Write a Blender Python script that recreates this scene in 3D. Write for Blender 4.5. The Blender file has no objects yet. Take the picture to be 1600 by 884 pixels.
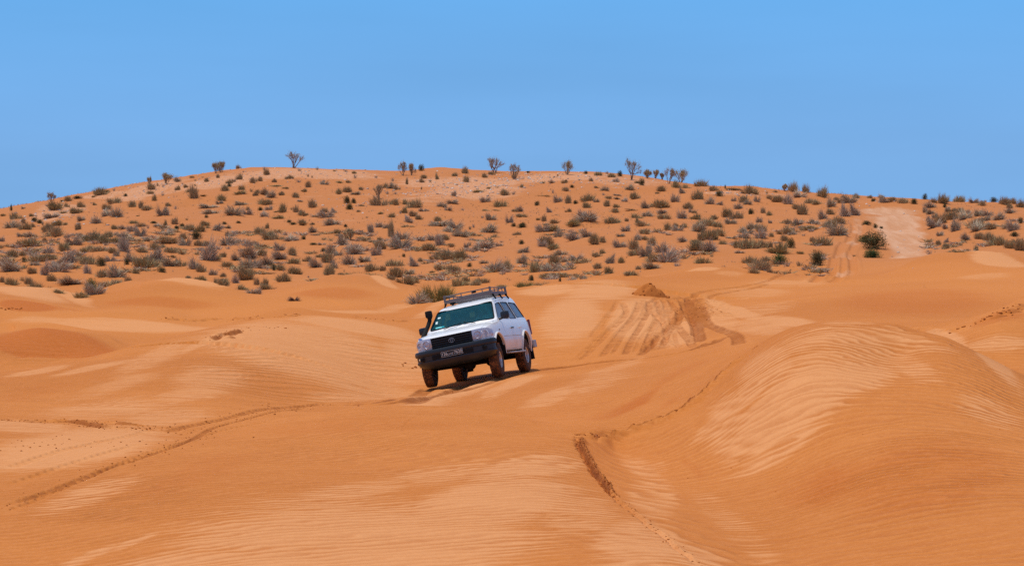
import bpy, bmesh, math, random
import numpy as np
from mathutils import Vector, Matrix, Euler

# ------------------------------------------------------------------ camera, sky, sun, exposure
scene = bpy.context.scene
col = scene.collection
FPX = 3700.0                      # focal length in pixels of a 1600 px wide frame
HOR = 350.0                       # row of the horizon
TILT = math.atan((442.0 - HOR) / FPX)
cam_d = bpy.data.cameras.new("camera")
cam = bpy.data.objects.new("camera", cam_d)
col.objects.link(cam)
cam.location = (0, 0, 0)
cam.rotation_euler = (math.pi / 2 - TILT, 0, 0)
cam_d.sensor_width = 36.0
cam_d.lens = 36.0 * FPX / 1600.0
cam_d.clip_start = 0.1
cam_d.clip_end = 20000
scene.camera = cam

SUN_DIR = Vector((-0.24, 0.06, 0.96)).normalized()     # from the scene towards the sun
sun_el = math.asin(SUN_DIR.z)
sun_az = math.atan2(SUN_DIR.x, SUN_DIR.y)
world = bpy.data.worlds.new("World")
scene.world = world
world.use_nodes = True
wn = world.node_tree
wn.nodes.clear()
w_out = wn.nodes.new("ShaderNodeOutputWorld")
w_bg = wn.nodes.new("ShaderNodeBackground")
w_sky = wn.nodes.new("ShaderNodeTexSky")
w_sky.sky_type = 'NISHITA'
w_sky.sun_disc = False
w_sky.sun_elevation = sun_el
w_sky.sun_rotation = sun_az
w_sky.air_density = 1.0
w_sky.dust_density = 1.5
w_sky.ozone_density = 1.0
w_tc = wn.nodes.new("ShaderNodeTexCoord")
w_sep = wn.nodes.new("ShaderNodeSeparateXYZ")
w_ramp = wn.nodes.new("ShaderNodeValToRGB")
w_map = wn.nodes.new("ShaderNodeMapRange")
w_mix = wn.nodes.new("ShaderNodeMix")
w_mix.data_type = 'RGBA'
w_ns = wn.nodes.new("ShaderNodeTexNoise")
w_ns.inputs['Scale'].default_value = 3.2
w_ns.inputs['Detail'].default_value = 4.0
w_mp = wn.nodes.new("ShaderNodeMapping")
w_mp.inputs['Scale'].default_value = (1.0, 1.0, 7.0)
w_nm = wn.nodes.new("ShaderNodeMapRange")
w_nm.inputs[1].default_value = 0.3; w_nm.inputs[2].default_value = 0.75
w_nm.inputs[3].default_value = 1.03; w_nm.inputs[4].default_value = 0.925
w_mul = wn.nodes.new("ShaderNodeVectorMath"); w_mul.operation = 'SCALE'
L = wn.links.new
L(w_tc.outputs['Generated'], w_sep.inputs[0])
L(w_tc.outputs['Generated'], w_mp.inputs[0])
L(w_mp.outputs[0], w_ns.inputs['Vector'])
L(w_ns.outputs[0], w_nm.inputs[0])
w_el = wn.nodes.new("ShaderNodeMapRange")
w_el.inputs[1].default_value = 0.0; w_el.inputs[2].default_value = 0.20
L(w_sep.outputs[2], w_el.inputs[0])
L(w_el.outputs[0], w_ramp.inputs[0])
SKYK = 8.15
cr = w_ramp.color_ramp
cr.elements[0].position = 0.0; cr.elements[0].color = (0.205, 0.435, 0.79, 1)
cr.elements[1].position = 1.0; cr.elements[1].color = (0.12, 0.37, 0.84, 1)
e = cr.elements.new(0.16); e.color = (0.200, 0.435, 0.805, 1)
e = cr.elements.new(0.48); e.color = (0.155, 0.450, 0.89, 1)
L(w_ramp.outputs[0], w_mul.inputs[0])
w_m2 = wn.nodes.new("ShaderNodeMath"); w_m2.operation = 'MULTIPLY'; w_m2.inputs[1].default_value = SKYK
L(w_nm.outputs[0], w_m2.inputs[0])
L(w_m2.outputs[0], w_mul.inputs[3])
w_map.inputs[1].default_value = 0.12; w_map.inputs[2].default_value = 0.45
L(w_sep.outputs[2], w_map.inputs[0])
L(w_map.outputs[0], w_mix.inputs[0])
L(w_mul.outputs[0], w_mix.inputs[6])
L(w_sky.outputs[0], w_mix.inputs[7])
L(w_mix.outputs[2], w_bg.inputs[0])
w_bg.inputs[1].default_value = 0.10
L(w_bg.outputs[0], w_out.inputs[0])

sun_d = bpy.data.lights.new("sun", 'SUN')
sun_d.energy = 2.4
sun_d.angle = math.radians(11)
sun_d.color = (1.0, 0.93, 0.83)
sun = bpy.data.objects.new("sun", sun_d)
sun.rotation_euler = SUN_DIR.to_track_quat('Z', 'Y').to_euler()
col.objects.link(sun)

scene.view_settings.view_transform = 'Standard'
scene.view_settings.look = 'None'
scene.view_settings.gamma = 1.0
scene.view_settings.exposure = 0.29
scene.view_settings.use_curve_mapping = False
scene.render.engine = 'CYCLES'
scene.cycles.max_bounces = 5
scene.cycles.diffuse_bounces = 3
scene.cycles.glossy_bounces = 3
scene.cycles.transmission_bounces = 4
scene.cycles.transparent_max_bounces = 6
scene.cycles.use_denoising = False

# ------------------------------------------------------------------ small tools
def M_new(name, base=(0.5, 0.5, 0.5), rough=0.6, metal=0.0, spec=0.5, coat=0.0):
    m = bpy.data.materials.new(name)
    m.use_nodes = True
    b = m.node_tree.nodes["Principled BSDF"]
    b.inputs['Base Color'].default_value = (*base, 1)
    b.inputs['Roughness'].default_value = rough
    b.inputs['Metallic'].default_value = metal
    b.inputs['Specular IOR Level'].default_value = spec
    b.inputs['Coat Weight'].default_value = coat
    return m

def tag(o, label=None, cat=None, group=None, kind=None):
    if label: o["label"] = label
    if cat: o["category"] = cat
    if group: o["group"] = group
    if kind: o["kind"] = kind
    return o

def mesh_np(name, verts, faces, mats=(), smooth=True, midx=None):
    """verts (n,3) array, faces (m,k) array of one face size"""
    me = bpy.data.meshes.new(name)
    verts = np.asarray(verts, np.float32); faces = np.asarray(faces, np.int32)
    n, k = faces.shape
    me.vertices.add(len(verts)); me.vertices.foreach_set("co", verts.ravel())
    me.loops.add(n * k); me.loops.foreach_set("vertex_index", faces.ravel())
    me.polygons.add(n)
    me.polygons.foreach_set("loop_start", np.arange(0, n * k, k, dtype=np.int32))
    me.polygons.foreach_set("loop_total", np.full(n, k, np.int32))
    if smooth: me.polygons.foreach_set("use_smooth", np.ones(n, bool))
    for m in mats: me.materials.append(m)
    if midx is not None: me.polygons.foreach_set("material_index", np.asarray(midx, np.int32))
    me.update(calc_edges=True)
    return me

def value_noise(x, y, seed=0):
    rs = np.random.RandomState(seed)
    T = rs.rand(256, 256).astype(np.float32) * 2 - 1
    xi = np.floor(x).astype(np.int64); yi = np.floor(y).astype(np.int64)
    fx = (x - xi); fy = (y - yi)
    fx = fx * fx * fx * (fx * (fx * 6 - 15) + 10); fy = fy * fy * fy * (fy * (fy * 6 - 15) + 10)
    a = T[xi & 255, yi & 255]; b = T[(xi + 1) & 255, yi & 255]
    c = T[xi & 255, (yi + 1) & 255]; d = T[(xi + 1) & 255, (yi + 1) & 255]
    return (a + (b - a) * fx) * (1 - fy) + (c + (d - c) * fx) * fy

def fbm(x, y, seed=0, oct=3):
    s = 0; a = 1.0
    for i in range(oct):
        s = s + a * value_noise(x * 2 ** i + 17.3 * i, y * 2 ** i + 5.1 * i, seed + i); a *= 0.5
    return s

def smooth(a, b, x):
    t = np.clip((x - a) / (b - a), 0, 1)
    return t * t * (3 - 2 * t)

# ------------------------------------------------------------------ the shape of the land
# surveyed spots of the dunes: bearing (px of the view), elevation row, distance in metres
CP = [
 # near the viewer
 (-300,900,13),(400,1300,7),(1200,1300,7),(800,1000,12.5),(1900,900,13),(2100,800,20),
 (0,884,17.5),(300,884,17),(600,884,16.8),(850,884,16.8),(1050,884,16.6),(1180,884,18.0),(1300,884,17.4),(1450,884,16.6),(1600,884,16),
 # tracked flat at the left
 (-200,770,22),(-200,690,29),(0,795,21.5),(0,720,27),(0,660,34),(120,700,29),(200,665,34),(300,665,35),
 # foreground dune
 (300,800,21),(300,740,25),(300,704,28.5),(450,670,33),(600,780,22.5),(600,700,29),(560,640,37),(700,640,38),(800,655,36),(850,750,24.5),(860,668,34),(450,760,23.5),
 # spine and hollow
 (915,700,30),(960,775,24),(1010,815,21),(1060,855,18.6),(960,705,31.5),(1050,765,25.4),(1120,825,21.0),
 (1100,720,28.2),(1200,800,22.2),(1200,720,26.4),
 # right dune face and crest
 (1400,800,20.2),(1400,700,24.4),(1400,620,28.6),(1400,555,32.6),(1600,800,19),(1600,700,24.5),(1600,640,28.5),(1600,600,31),
 (1250,620,29.4),(1180,655,29.2),(1120,650,31.2),
 (1180,541,37.5),(1230,517,36.5),(1300,504,36),(1400,510,35),(1480,531,34),(1550,563,33),(1750,640,30),
 (1090,612,35.5),(1000,662,33),(940,680,32),
 # hidden hollow behind it
 (1300,545,43),(1430,550,42),(1550,575,40),(1700,600,38),
 # slope between the scarp line and the wheel tracks
 (950,640,37),(1000,600,42),(1080,565,47),(1150,538,49),(860,610,44),(900,580,52),(1000,566,54),(1090,550,55),(1180,525,57),
 # car hollow
 (720,640,42),(560,640,44),(640,625,47.5),(725,605,54.5),(784,588.5,55.6),(673,606,55.7),(717,596,58),(823,579,58.3),(900,572,60),
 (600,620,52),(480,640,44),(430,640,42.5),
 # dune B left of the car
 (250,640,40),(330,600,46),(430,600,49),(530,590,54),(600,580,59),(420,550,56),(540,530,64),(640,520,70),
 (0,590,50),(100,600,47),(100,566,54),(0,577,54),(210,547,60),(300,522,66),(400,501,72),(480,499,74),(560,500,76),(650,502,78),
 (150,650,37),
 # mound A and hollow in front of it
 (0,582,60),(100,575,61),(0,530,67),(60,507,71),(130,517,71),(200,541,70),(-80,506,71),(0,540,64),(100,545,66),
 (100,520,78),(0,520,78),
 # behind B
 (400,510,82),(560,505,84),(250,520,78),
 # band at 490
 (40,488,86),(150,486,87),(260,492,87),(380,497,88),(450,484,92),(580,488,92),(640,485,93),
 (150,482,95),(300,487,96),
 # dune C crest
 (0,450,104),(60,452,104),(90,461,103),(180,452,107),(232,438,110),(300,440,110),(350,450,108),(395,462,106),(120,475,97),(400,475,98),(300,466,101),
 (430,452,112),(500,434,116),(560,432,118),(600,438,116),(640,450,112),(550,462,104),(500,475,98),(680,466,102),(650,474,99),
 (230,444,116),(560,436,124),(60,452,112),
 # dune D behind the car
 (640,486,92),(690,472,88),(740,470,86),(800,452,88),(845,452,88),(880,444,90),(950,437,92),(1000,437,93),
 (700,520,74),(830,500,72),(870,540,65),(950,500,72),(950,545,63),(1020,540,64),(1020,470,80),(1100,500,70),(1150,510,65),(900,470,80),
 (800,458,97),(900,448,100),
 (1080,470,82),(1180,480,75),(1250,470,76),(1300,490,66),(1400,490,64),(1450,500,55),
 # rise at the far right
 (1480,507,50),(1540,490,51.5),(1600,470,53),(1750,450,55),(1560,505,44),(1540,490,60),(1600,475,63),
 (1350,455,82),(1500,450,82),(1600,450,80),
 # crests at the foot of the scrub slope, right
 (1080,414,108),(1140,418,107),(1040,428,101),(1200,426,104),(1300,433,102),(1380,425,105),(1450,403,112),(1520,397,114),(1560,400,113),(1600,408,111),(1150,440,96),(1250,445,94),(1500,425,98),(1400,440,95),
 (1080,418,116),(1200,428,112),(1300,430,113),(1520,402,122),(1600,408,122),
 # scrub slope
 (0,425,125),(100,428,125),(230,425,126),(350,440,122),(450,430,126),(600,430,128),(700,425,128),(760,435,118),(850,428,120),(950,425,118),(1000,410,126),(1150,405,124),(1250,415,122),(1320,412,124),(1400,405,132),
 (0,390,148),(200,390,148),(400,390,150),(600,390,150),(800,385,152),(1000,380,152),(1200,380,150),(1330,380,148),(1420,380,150),(1540,375,146),(1600,380,142),(-200,385,150),
 (0,360,176),(200,350,182),(400,340,190),(600,340,190),(800,340,190),(1000,340,188),(1200,345,182),(1340,350,176),(1420,350,178),(1550,345,172),
 (100,325,215),(200,312,220),(400,295,228),(600,295,228),(800,295,228),(1000,300,222),(1150,315,208),(1300,325,200),(1400,330,198),(1550,328,196),
 (-200,350,220),
 # skyline
 (0,331,222),(60,317,232),(110,308,238),(160,299,243),(200,290,248),(260,280,254),(340,268,260),(400,261.5,262),(460,262,262),(560,266,262),(620,268,262),(760,269,262),(860,268,260),(960,272,256),
 (1010,278,250),(1060,288,242),(1100,294,236),(1160,294,232),(1200,300,226),(1300,308,218),(1400,314.5,216),(1440,317,216),(1500,318,214),(1600,322,212),(1750,325,212),(-250,345,230),
 (690,263.5,285),(640,268.5,280),(745,269,280),
 # land behind the skyline
 (-300,352,300),(0,345,300),(200,310,300),(400,290,300),(560,290,305),(700,290,320),(860,292,300),(1000,300,300),(1200,322,290),(1400,335,290),(1600,340,290),(1900,345,300),
 (-300,352,700),(300,350,700),(800,350,700),(1300,352,700),(1900,352,700),
]
_ct, _st = math.cos(TILT), math.sin(TILT)
def ray(px, py):
    """direction through a view pixel with y = 1"""
    a = (px - 800.0) / FPX; b = -(py - 442.0) / FPX
    y = _ct + b * _st; z = -_st + b * _ct
    return a / y, z / y
AU, AV = 1 / 260.0, 3.4
_c = np.array([(800 + FPX * ray(px, py)[0], math.log(d), ray(px, py)[1] * d) for px, py, d in CP])
_P = np.c_[_c[:, 0] * AU, _c[:, 1] * AV]
def _k(r2): return 0.5 * r2 * np.log(r2 + 1e-12)
_D = ((_P[:, None] - _P[None]) ** 2).sum(-1)
_n = len(_P)
_A = np.zeros((_n + 3, _n + 3)); _A[:_n, :_n] = _k(_D) + np.eye(_n) * 0.002
_A[:_n, _n] = 1; _A[:_n, _n + 1:] = _P; _A[_n, :_n] = 1; _A[_n + 1:, :_n] = _P.T
_W = np.linalg.solve(_A, np.r_[_c[:, 2], 0, 0, 0])
def tps(u, v):
    U = np.asarray(u, float).ravel() * AU; V = np.asarray(v, float).ravel() * AV
    out = np.empty(len(U))
    for i in range(0, len(U), 20000):
        a = U[i:i + 20000, None]; b = V[i:i + 20000, None]
        r2 = ((a - _P[:, 0]) ** 2 + (b - _P[:, 1]) ** 2).astype(np.float32)
        out[i:i + 20000] = (0.5 * r2 * np.log(r2 + 1e-9)) @ _W[:_n].astype(np.float32) + _W[_n] + a[:, 0] * _W[_n + 1] + b[:, 0] * _W[_n + 2]
    return out.reshape(np.shape(u))
# coarse table of the smooth land, used for every look-up (bicubic)
TU = np.linspace(-420, 2020, 245); TV = np.linspace(math.log(6.0), math.log(750.0), 600)
_tab = tps(*np.meshgrid(TU, TV, indexing='ij'))
def _cub(t):
    return (-0.5 * t + t * t - 0.5 * t ** 3, 1 - 2.5 * t * t + 1.5 * t ** 3, 0.5 * t + 2 * t * t - 1.5 * t ** 3, -0.5 * t * t + 0.5 * t ** 3)
def table(tab, u, v):
    a = np.clip((u - TU[0]) / (TU[1] - TU[0]), 1, len(TU) - 2.001); b = np.clip((v - TV[0]) / (TV[1] - TV[0]), 1, len(TV) - 2.001)
    i = a.astype(int); j = b.astype(int); wa = _cub(a - i); wb = _cub(b - j)
    i = np.minimum(i, len(TU) - 3); j = np.minimum(j, len(TV) - 3)
    s = 0
    for p in range(4):
        for q in range(4):
            s = s + wa[p] * wb[q] * tab[i - 1 + p, j - 1 + q]
    return s
def uv_of(x, y):
    r = np.hypot(x, y); az = np.arctan2(x, y)
    azc = np.clip(az, -0.31, 0.31)
    return 800 + FPX * np.tan(azc), np.log(np.maximum(r * np.cos(azc), 0.5))
def base_h(x, y):
    """height of the land without shrub mounds and ruts"""
    x = np.asarray(x, float); y = np.asarray(y, float)
    u, v = uv_of(x, y)
    z = table(_tab, u, v)
    d = np.exp(v)
    und = fbm(x / 9.0, y / 9.0, 3, 3)
    hill = smooth(112, 150, d)
    z = z + und * (0.045 + 0.325 * hill) * (0.4 + 0.6 * smooth(20, 60, d)) * (1 - 0.75 * smooth(215, 245, d))
    z = z + 0.05 * hill * fbm(x / 1.7, y / 1.7, 9, 2)
    return z

_DS = np.exp(np.arange(math.log(13.0), math.log(330.0), 0.0016))
def hit(px, py, hf=base_h, dmin=0):
    """first point of the land seen from the viewpoint along one bearing and elevation"""
    a, b = ray(px, py)
    ds = _DS[_DS > dmin]
    z = hf(a * ds, ds)
    i = np.nonzero(b * ds <= z)[0]
    if len(i) == 0:                       # above the skyline: use the skyline spot of that bearing
        j = int(np.argmax(z[ds < 275] / ds[ds < 275])); return Vector((a * ds[j], ds[j], z[j]))
    i = i[0]
    if i > 0:
        g0 = b * ds[i - 1] - z[i - 1]; g1 = b * ds[i] - z[i]; t = g0 / (g0 - g1 + 1e-12)
        d = ds[i - 1] + (ds[i] - ds[i - 1]) * t
    else: d = ds[0]
    return Vector((a * d, d, float(hf(np.array([a * d]), np.array([d]))[0])))

def path(pts, step=0.25):
    """smooth world path on the ground through surveyed view points"""
    P = [hit(*p) for p in pts]
    P = [P[0] * 2 - P[1]] + P + [P[-1] * 2 - P[-2]]
    out = []
    for i in range(1, len(P) - 2):
        n = max(2, int((P[i + 1] - P[i]).length / step))
        for k in range(n):
            t = k / n
            w = _cub(t)
            out.append([sum(w[q] * P[i - 1 + q][c] for q in range(4)) for c in (0, 1)])
    out.append([P[-2][0], P[-2][1]])
    return np.array(out)

# ------------------------------------------------------------------ the sand sheet
def cols_():
    fine = np.arctan((np.arange(-60, 1661, 1.55) - 800) / FPX)
    s = fine[1] - fine[0]; right = [fine[-1]]; st = s
    while right[-1] + st * 1.12 < math.pi:
        st = min(st * 1.12, 0.12); right.append(right[-1] + st)
    right = np.array(right[1:]); left = [fine[0]]; st = s
    while left[-1] - st * 1.12 > -math.pi:
        st = min(st * 1.12, 0.12); left.append(left[-1] - st)
    left = np.array(left[1:])[::-1]
    return np.concatenate([left, fine, right])
AZ = cols_()
vs = [math.log(1.2)]
while vs[-1] < math.log(9000):
    d = math.exp(vs[-1])
    st = 0.08 if d < 11 else 0.02 if d < 15.5 else 0.0021 if d < 95 else 0.0036 if d < 285 else 0.03 if d < 700 else 0.12
    vs.append(vs[-1] + st)
RV = np.array(vs)
NA, NR = len(AZ), len(RV)
A2, R2 = np.meshgrid(AZ, np.exp(RV), indexing='ij')      # radial rows
X = (np.sin(A2) * R2); Y = (np.cos(A2) * R2)
Z = base_h(X, Y)
U, V = uv_of(X, Y); D = np.exp(V)
FINE = (np.abs(A2) < 0.235) & (R2 > 14) & (R2 < 300)

def near(pathpts, rad):
    """indices of sheet points within rad of a path, with their distance, side and run along it"""
    x0, y0 = pathpts.min(0) - rad; x1, y1 = pathpts.max(0) + rad
    idx = np.nonzero((FINE & (X > x0) & (X < x1) & (Y > y0) & (Y < y1)).ravel())[0]
    xs = X.ravel()[idx]; ys = Y.ravel()[idx]
    best = np.full(len(idx), 1e9); side = np.zeros(len(idx)); run = np.zeros(len(idx))
    seg = np.diff(pathpts, axis=0); ln = np.hypot(seg[:, 0], seg[:, 1]) + 1e-9
    cum = np.r_[0, np.cumsum(ln)]
    for i in range(len(seg)):
        m = (np.abs(xs - pathpts[i, 0]) < rad + ln[i]) & (np.abs(ys - pathpts[i, 1]) < rad + ln[i])
        if not m.any(): continue
        dx = xs[m] - pathpts[i, 0]; dy = ys[m] - pathpts[i, 1]
        t = np.clip((dx * seg[i, 0] + dy * seg[i, 1]) / ln[i] ** 2, 0, 1)
        qx = dx - t * seg[i, 0]; qy = dy - t * seg[i, 1]
        dd = np.hypot(qx, qy); sd = np.sign(seg[i, 0] * dy - seg[i, 1] * dx)
        k = np.nonzero(m)[0]; b = dd < best[k]
        best[k[b]] = dd[b]; side[k[b]] = sd[b]; run[k[b]] = (cum[i] + t * ln[i])[b]
    k = best < rad
    return idx[k], best[k], side[k], run[k]

pale = np.zeros(Z.shape); dark = np.zeros(Z.shape); road = np.zeros(Z.shape)
ripple = np.ones(Z.shape); mega = np.zeros(Z.shape); stony = np.zeros(Z.shape)
Zf = Z.ravel(); darkf = dark.ravel(); ripf = ripple.ravel(); palef = pale.ravel()
rutmask = np.zeros(Zf.shape)

def patch(arr, amp, px, py, rx, ry, rot=0.0, soft=0.6):
    """an oval patch of one kind of sand lying on the ground around a surveyed spot"""
    c = hit(px, py); e0 = hit(px, py + ry); e1 = hit(px, py - ry)
    uc, vc = uv_of(c.x, c.y); _, v0 = uv_of(e0.x, e0.y); _, v1 = uv_of(e1.x, e1.y)
    up = max(v1 - vc, 1e-3); dn = max(vc - v0, 1e-3)
    if up > 2.2 * dn: up = 1.4 * dn
    if dn > 2.2 * up: dn = 1.4 * up
    dv = V - vc
    b = np.where(dv > 0, dv / up, dv / dn); b = np.clip(b, -60, 60)
    a = (U - uc) / rx
    c_, s_ = math.cos(rot), math.sin(rot); k = ry / rx
    a2 = a * c_ + b * k * s_; b2 = -a * s_ / k + b * c_
    r = np.hypot(a2, b2)
    arr[...] = np.maximum(arr, amp * (1 - smooth(1 - soft, 1 + soft * 0.6, r))) if amp > 0 else arr + amp * (1 - smooth(1 - soft, 1 + soft * 0.6, r))

# pale, coarser sand
for p in [(560,850,330,75,0,.8),(760,790,170,45,.2,.9),(300,872,160,30,.2,.7),(820,730,110,22,.2,.7),(1000,850,90,50,0,.7),(1020,780,60,45,.6,.5),
          (1240,630,130,62,.35,.8),(1330,590,80,30,.2,.8),(1200,575,60,35,-.5,.6),(1300,530,120,28,0,.45),(1130,690,60,35,-.4,.5),(1140,640,45,30,-.5,.55),
          (1480,528,50,12,-.5,.8),(1550,563,60,14,-.5,.8),(1560,535,60,16,0,.6),(1165,840,75,26,-.62,.38),(1110,790,60,22,-.62,.33),(1050,740,60,20,-.6,.3),
          (110,700,170,38,.15,.75),(40,665,90,12,0,.6),(260,650,90,14,.1,.55),(150,770,120,18,.3,.55),
          (480,550,190,48,.0,.8),(560,600,120,20,0,.6),(400,520,90,18,.1,.6),(160,640,130,16,.1,.5),(930,600,70,18,.2,.45),(1000,640,60,12,.3,.4),(1320,545,150,45,-.1,.5),(1220,700,90,25,.2,.6),(1080,870,60,25,0,.6),(900,800,90,40,0,.6),(420,880,200,40,0,.6),(1540,640,60,25,-.3,.45),(600,575,90,30,0,.7),(330,590,70,25,.2,.55),(560,512,120,10,0,.8),(240,560,70,15,.3,.55),
          (720,612,120,14,.2,.7),(800,600,60,10,.2,.7),
          (890,500,60,40,.3,.75),(860,455,60,7,0,.7),(940,455,70,16,0,.65),(1000,500,60,40,.2,.8),(1060,520,50,25,0,.6),(1130,500,40,20,-.5,.6),(1200,480,60,12,0,.45),(1190,510,60,14,-.2,.6),
          (1250,600,160,50,.3,.45),(1420,570,60,20,-.5,.5),(1180,600,50,30,.6,.6),(1110,670,50,18,.4,.5),(1000,730,50,18,-.5,.5),(700,740,120,20,.1,.45),(560,765,120,16,.15,.5),(140,868,60,8,.3,.6),(210,845,50,6,.3,.6),(150,610,120,12,.2,.5),(300,615,80,14,.2,.55),(640,560,60,30,0,.7),(560,620,90,8,.1,.6),(1150,487,60,10,-.35,.8),(1230,502,60,9,-.2,.8),(1330,505,60,7,0,.6),(1260,440,40,8,0,.45),(1180,455,70,10,0,.5),(1420,535,90,14,-.3,.5),(1060,600,70,12,.3,.45),(960,575,60,10,.2,.5),(860,620,60,12,.2,.6),(180,500,200,9,0,.7),(60,497,60,8,0,.6),(300,441,62,7,-.05,.9),(45,455,70,14,-.1,.8),(110,462,50,10,-.3,.7),(540,486,100,4,0,.6),(600,441,28,4,-.2,.7),
          (1560,408,50,9,-.1,.9),(1540,430,55,6,0,.5),(1140,424,30,4,0,.5),(1220,440,60,8,0,.5),(1100,417,30,3,0,.7),
          (150,573,90,5,.12,.7),(330,533,70,6,.3,.7),(60,580,60,5,.05,.7),(620,480,50,7,.2,.5),(690,474,60,6,.2,.5),(1300,450,50,8,0,.25)]:
    patch(pale, p[5], *p[:5])
# bare, crusted pale ground and rubble near the skyline
for p in [(480,272,130,9,0,.9),(340,285,120,10,.1,.8),(230,297,70,12,.2,.9),(90,335,55,16,.2,.8),(720,285,120,9,0,.9),(740,300,90,14,0,.8),(880,277,90,7,0,.9),(980,285,90,12,0,.6),
          (540,310,90,12,0,.3),(670,310,70,12,0,.45),(1140,300,60,6,0,.7),(560,345,60,5,0,.4),(160,305,40,7,0,.8),(1210,305,50,5,0,.4)]:
    patch(stony, p[5], *p[:5])
# the pale graded road climbing the slope
for p in [(1392,334,50,9,0,.72),(1400,348,44,14,0,.72),(1410,368,40,16,0,.72),(1418,386,38,16,0,.7),(1420,402,34,9,0,.55)]:
    patch(road, p[5], *p[:5], 0.7)
for p in [(1332,378,14,10,.5,.40),(1318,402,20,14,0,.38),(1340,355,11,16,0,.38),(1315,425,30,8,.3,.3),(1375,328,45,6,0,.6),(1370,345,30,12,0,.4),(1385,380,20,20,0,.35)]:
    patch(road, p[5], *p[:5], 0.6)
for p in [(90,532,120,30,0,-.62),(60,540,120,20,0,-.5),(40,478,40,8,0,-.45),(60,615,90,25,.1,-.3),(60,475,90,10,0,-.4),(250,470,120,10,0,-.4),(520,455,90,12,0,-.4),(560,665,260,18,0,-.3),(300,740,160,30,.3,-.3),(1450,740,200,80,0,-.38),(1430,470,170,25,0,-.38),(1250,760,80,50,0,-.25),(1560,495,60,14,0,-.4),(1050,600,90,25,.3,-.35),(980,640,90,20,0,-.35),(1080,730,40,40,-.8,-.4)]:
    patch(pale, p[5], *p[:5])
# big slow ripples
for p in [(430,590,190,45,0,1),(600,560,90,40,0,.7),(240,640,120,25,0,.6),(640,640,300,20,0,.3),(90,560,150,30,0,.5),(1230,480,110,18,0,.9),(870,520,60,50,0,.7),(1000,590,120,30,0,.5)]:
    patch(mega, p[5], *p[:5])
for p in [(110,700,180,38,.15,-.75),(1392,360,80,50,0,-1.0),(1050,640,120,14,-.5,-.5)]:
    patch(ripple, p[5], *p[:5])
for p in [(1440,740,260,130,0,1.7),(1560,640,120,60,0,1.5),(180,790,200,60,.2,1.5),(1180,620,110,60,.4,1.3),(500,700,260,40,0,1.3)]:
    patch(ripple, p[5], *p[:5], 0.8)
ripple[...] = np.clip(ripple, 0.12, 1.7)

# sharp crests the wind has cut: (points, cusp height, cusp width, drop on the far side)
CRESTS = [
 ([(-40,580),(0,577),(100,566),(210,547),(300,522),(400,501),(480,499),(560,500),(640,502)], .13, 1.3, .30),
 ([(-50,507),(0,506),(60,507),(130,517),(200,541)], .16, 1.5, .35),
 ([(120,457),(180,446),(232,438),(300,440),(350,450),(395,462)], .22, 2.2, .4),
 ([(0,448),(60,451),(110,463)], .18, 2, .35),
 ([(20,487),(150,486),(260,491),(380,496),(450,484),(560,487),(640,485)], .12, 2, .25),
 ([(500,437),(560,432),(600,438),(625,448)], .2, 2.2, .4),
 ([(625,483),(690,472),(740,464),(800,452),(845,452),(880,444),(950,437),(1010,437)], .16, 1.8, .35),
 ([(300,703),(380,682),(450,664),(560,640),(700,640),(800,652),(868,674)], .05, .9, .14),
 ([(1180,541),(1230,517),(1300,504),(1400,510),(1480,531),(1550,563),(1640,605)], .10, 1.0, .25),
 ([(1480,507),(1540,490),(1600,470),(1660,455)], .12, 1.2, .2),
 ([(1020,425),(1080,414),(1140,418),(1175,426)], .22, 2, .4),
 ([(1180,426),(1240,428),(1300,433)], .15, 2, .3),
 ([(1380,425),(1450,403),(1520,397),(1560,400),(1620,410)], .22, 2, .4),
 ([(1250,470),(1350,452),(1450,440),(1560,446)], .08, 2, .1),
]
for pts, amp, s_, drop in CRESTS:
    P = path(pts, 0.6)
    idx, dd, sd, run = near(P, s_ * 6)
    far_ = (X.ravel()[idx] ** 2 + Y.ravel()[idx] ** 2) ; 
    endf = smooth(0, 5, run) * smooth(0, 5, run.max() - run)
    # the far side is the one facing away from the viewer: paths run left to right, so it is their left
    b = sd > 0
    dz = amp * np.exp(-dd / (s_ * np.where(b, .45, 1.4)))
    dz = np.where(b, dz - drop * (1 - np.exp(-dd / (s_ * .8))) * np.exp(-dd / (s_ * 2.2)), dz)
    edge_ = 1 - smooth(s_ * 4, s_ * 6, dd)
    Zf[idx] += dz * endf * edge_
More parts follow.
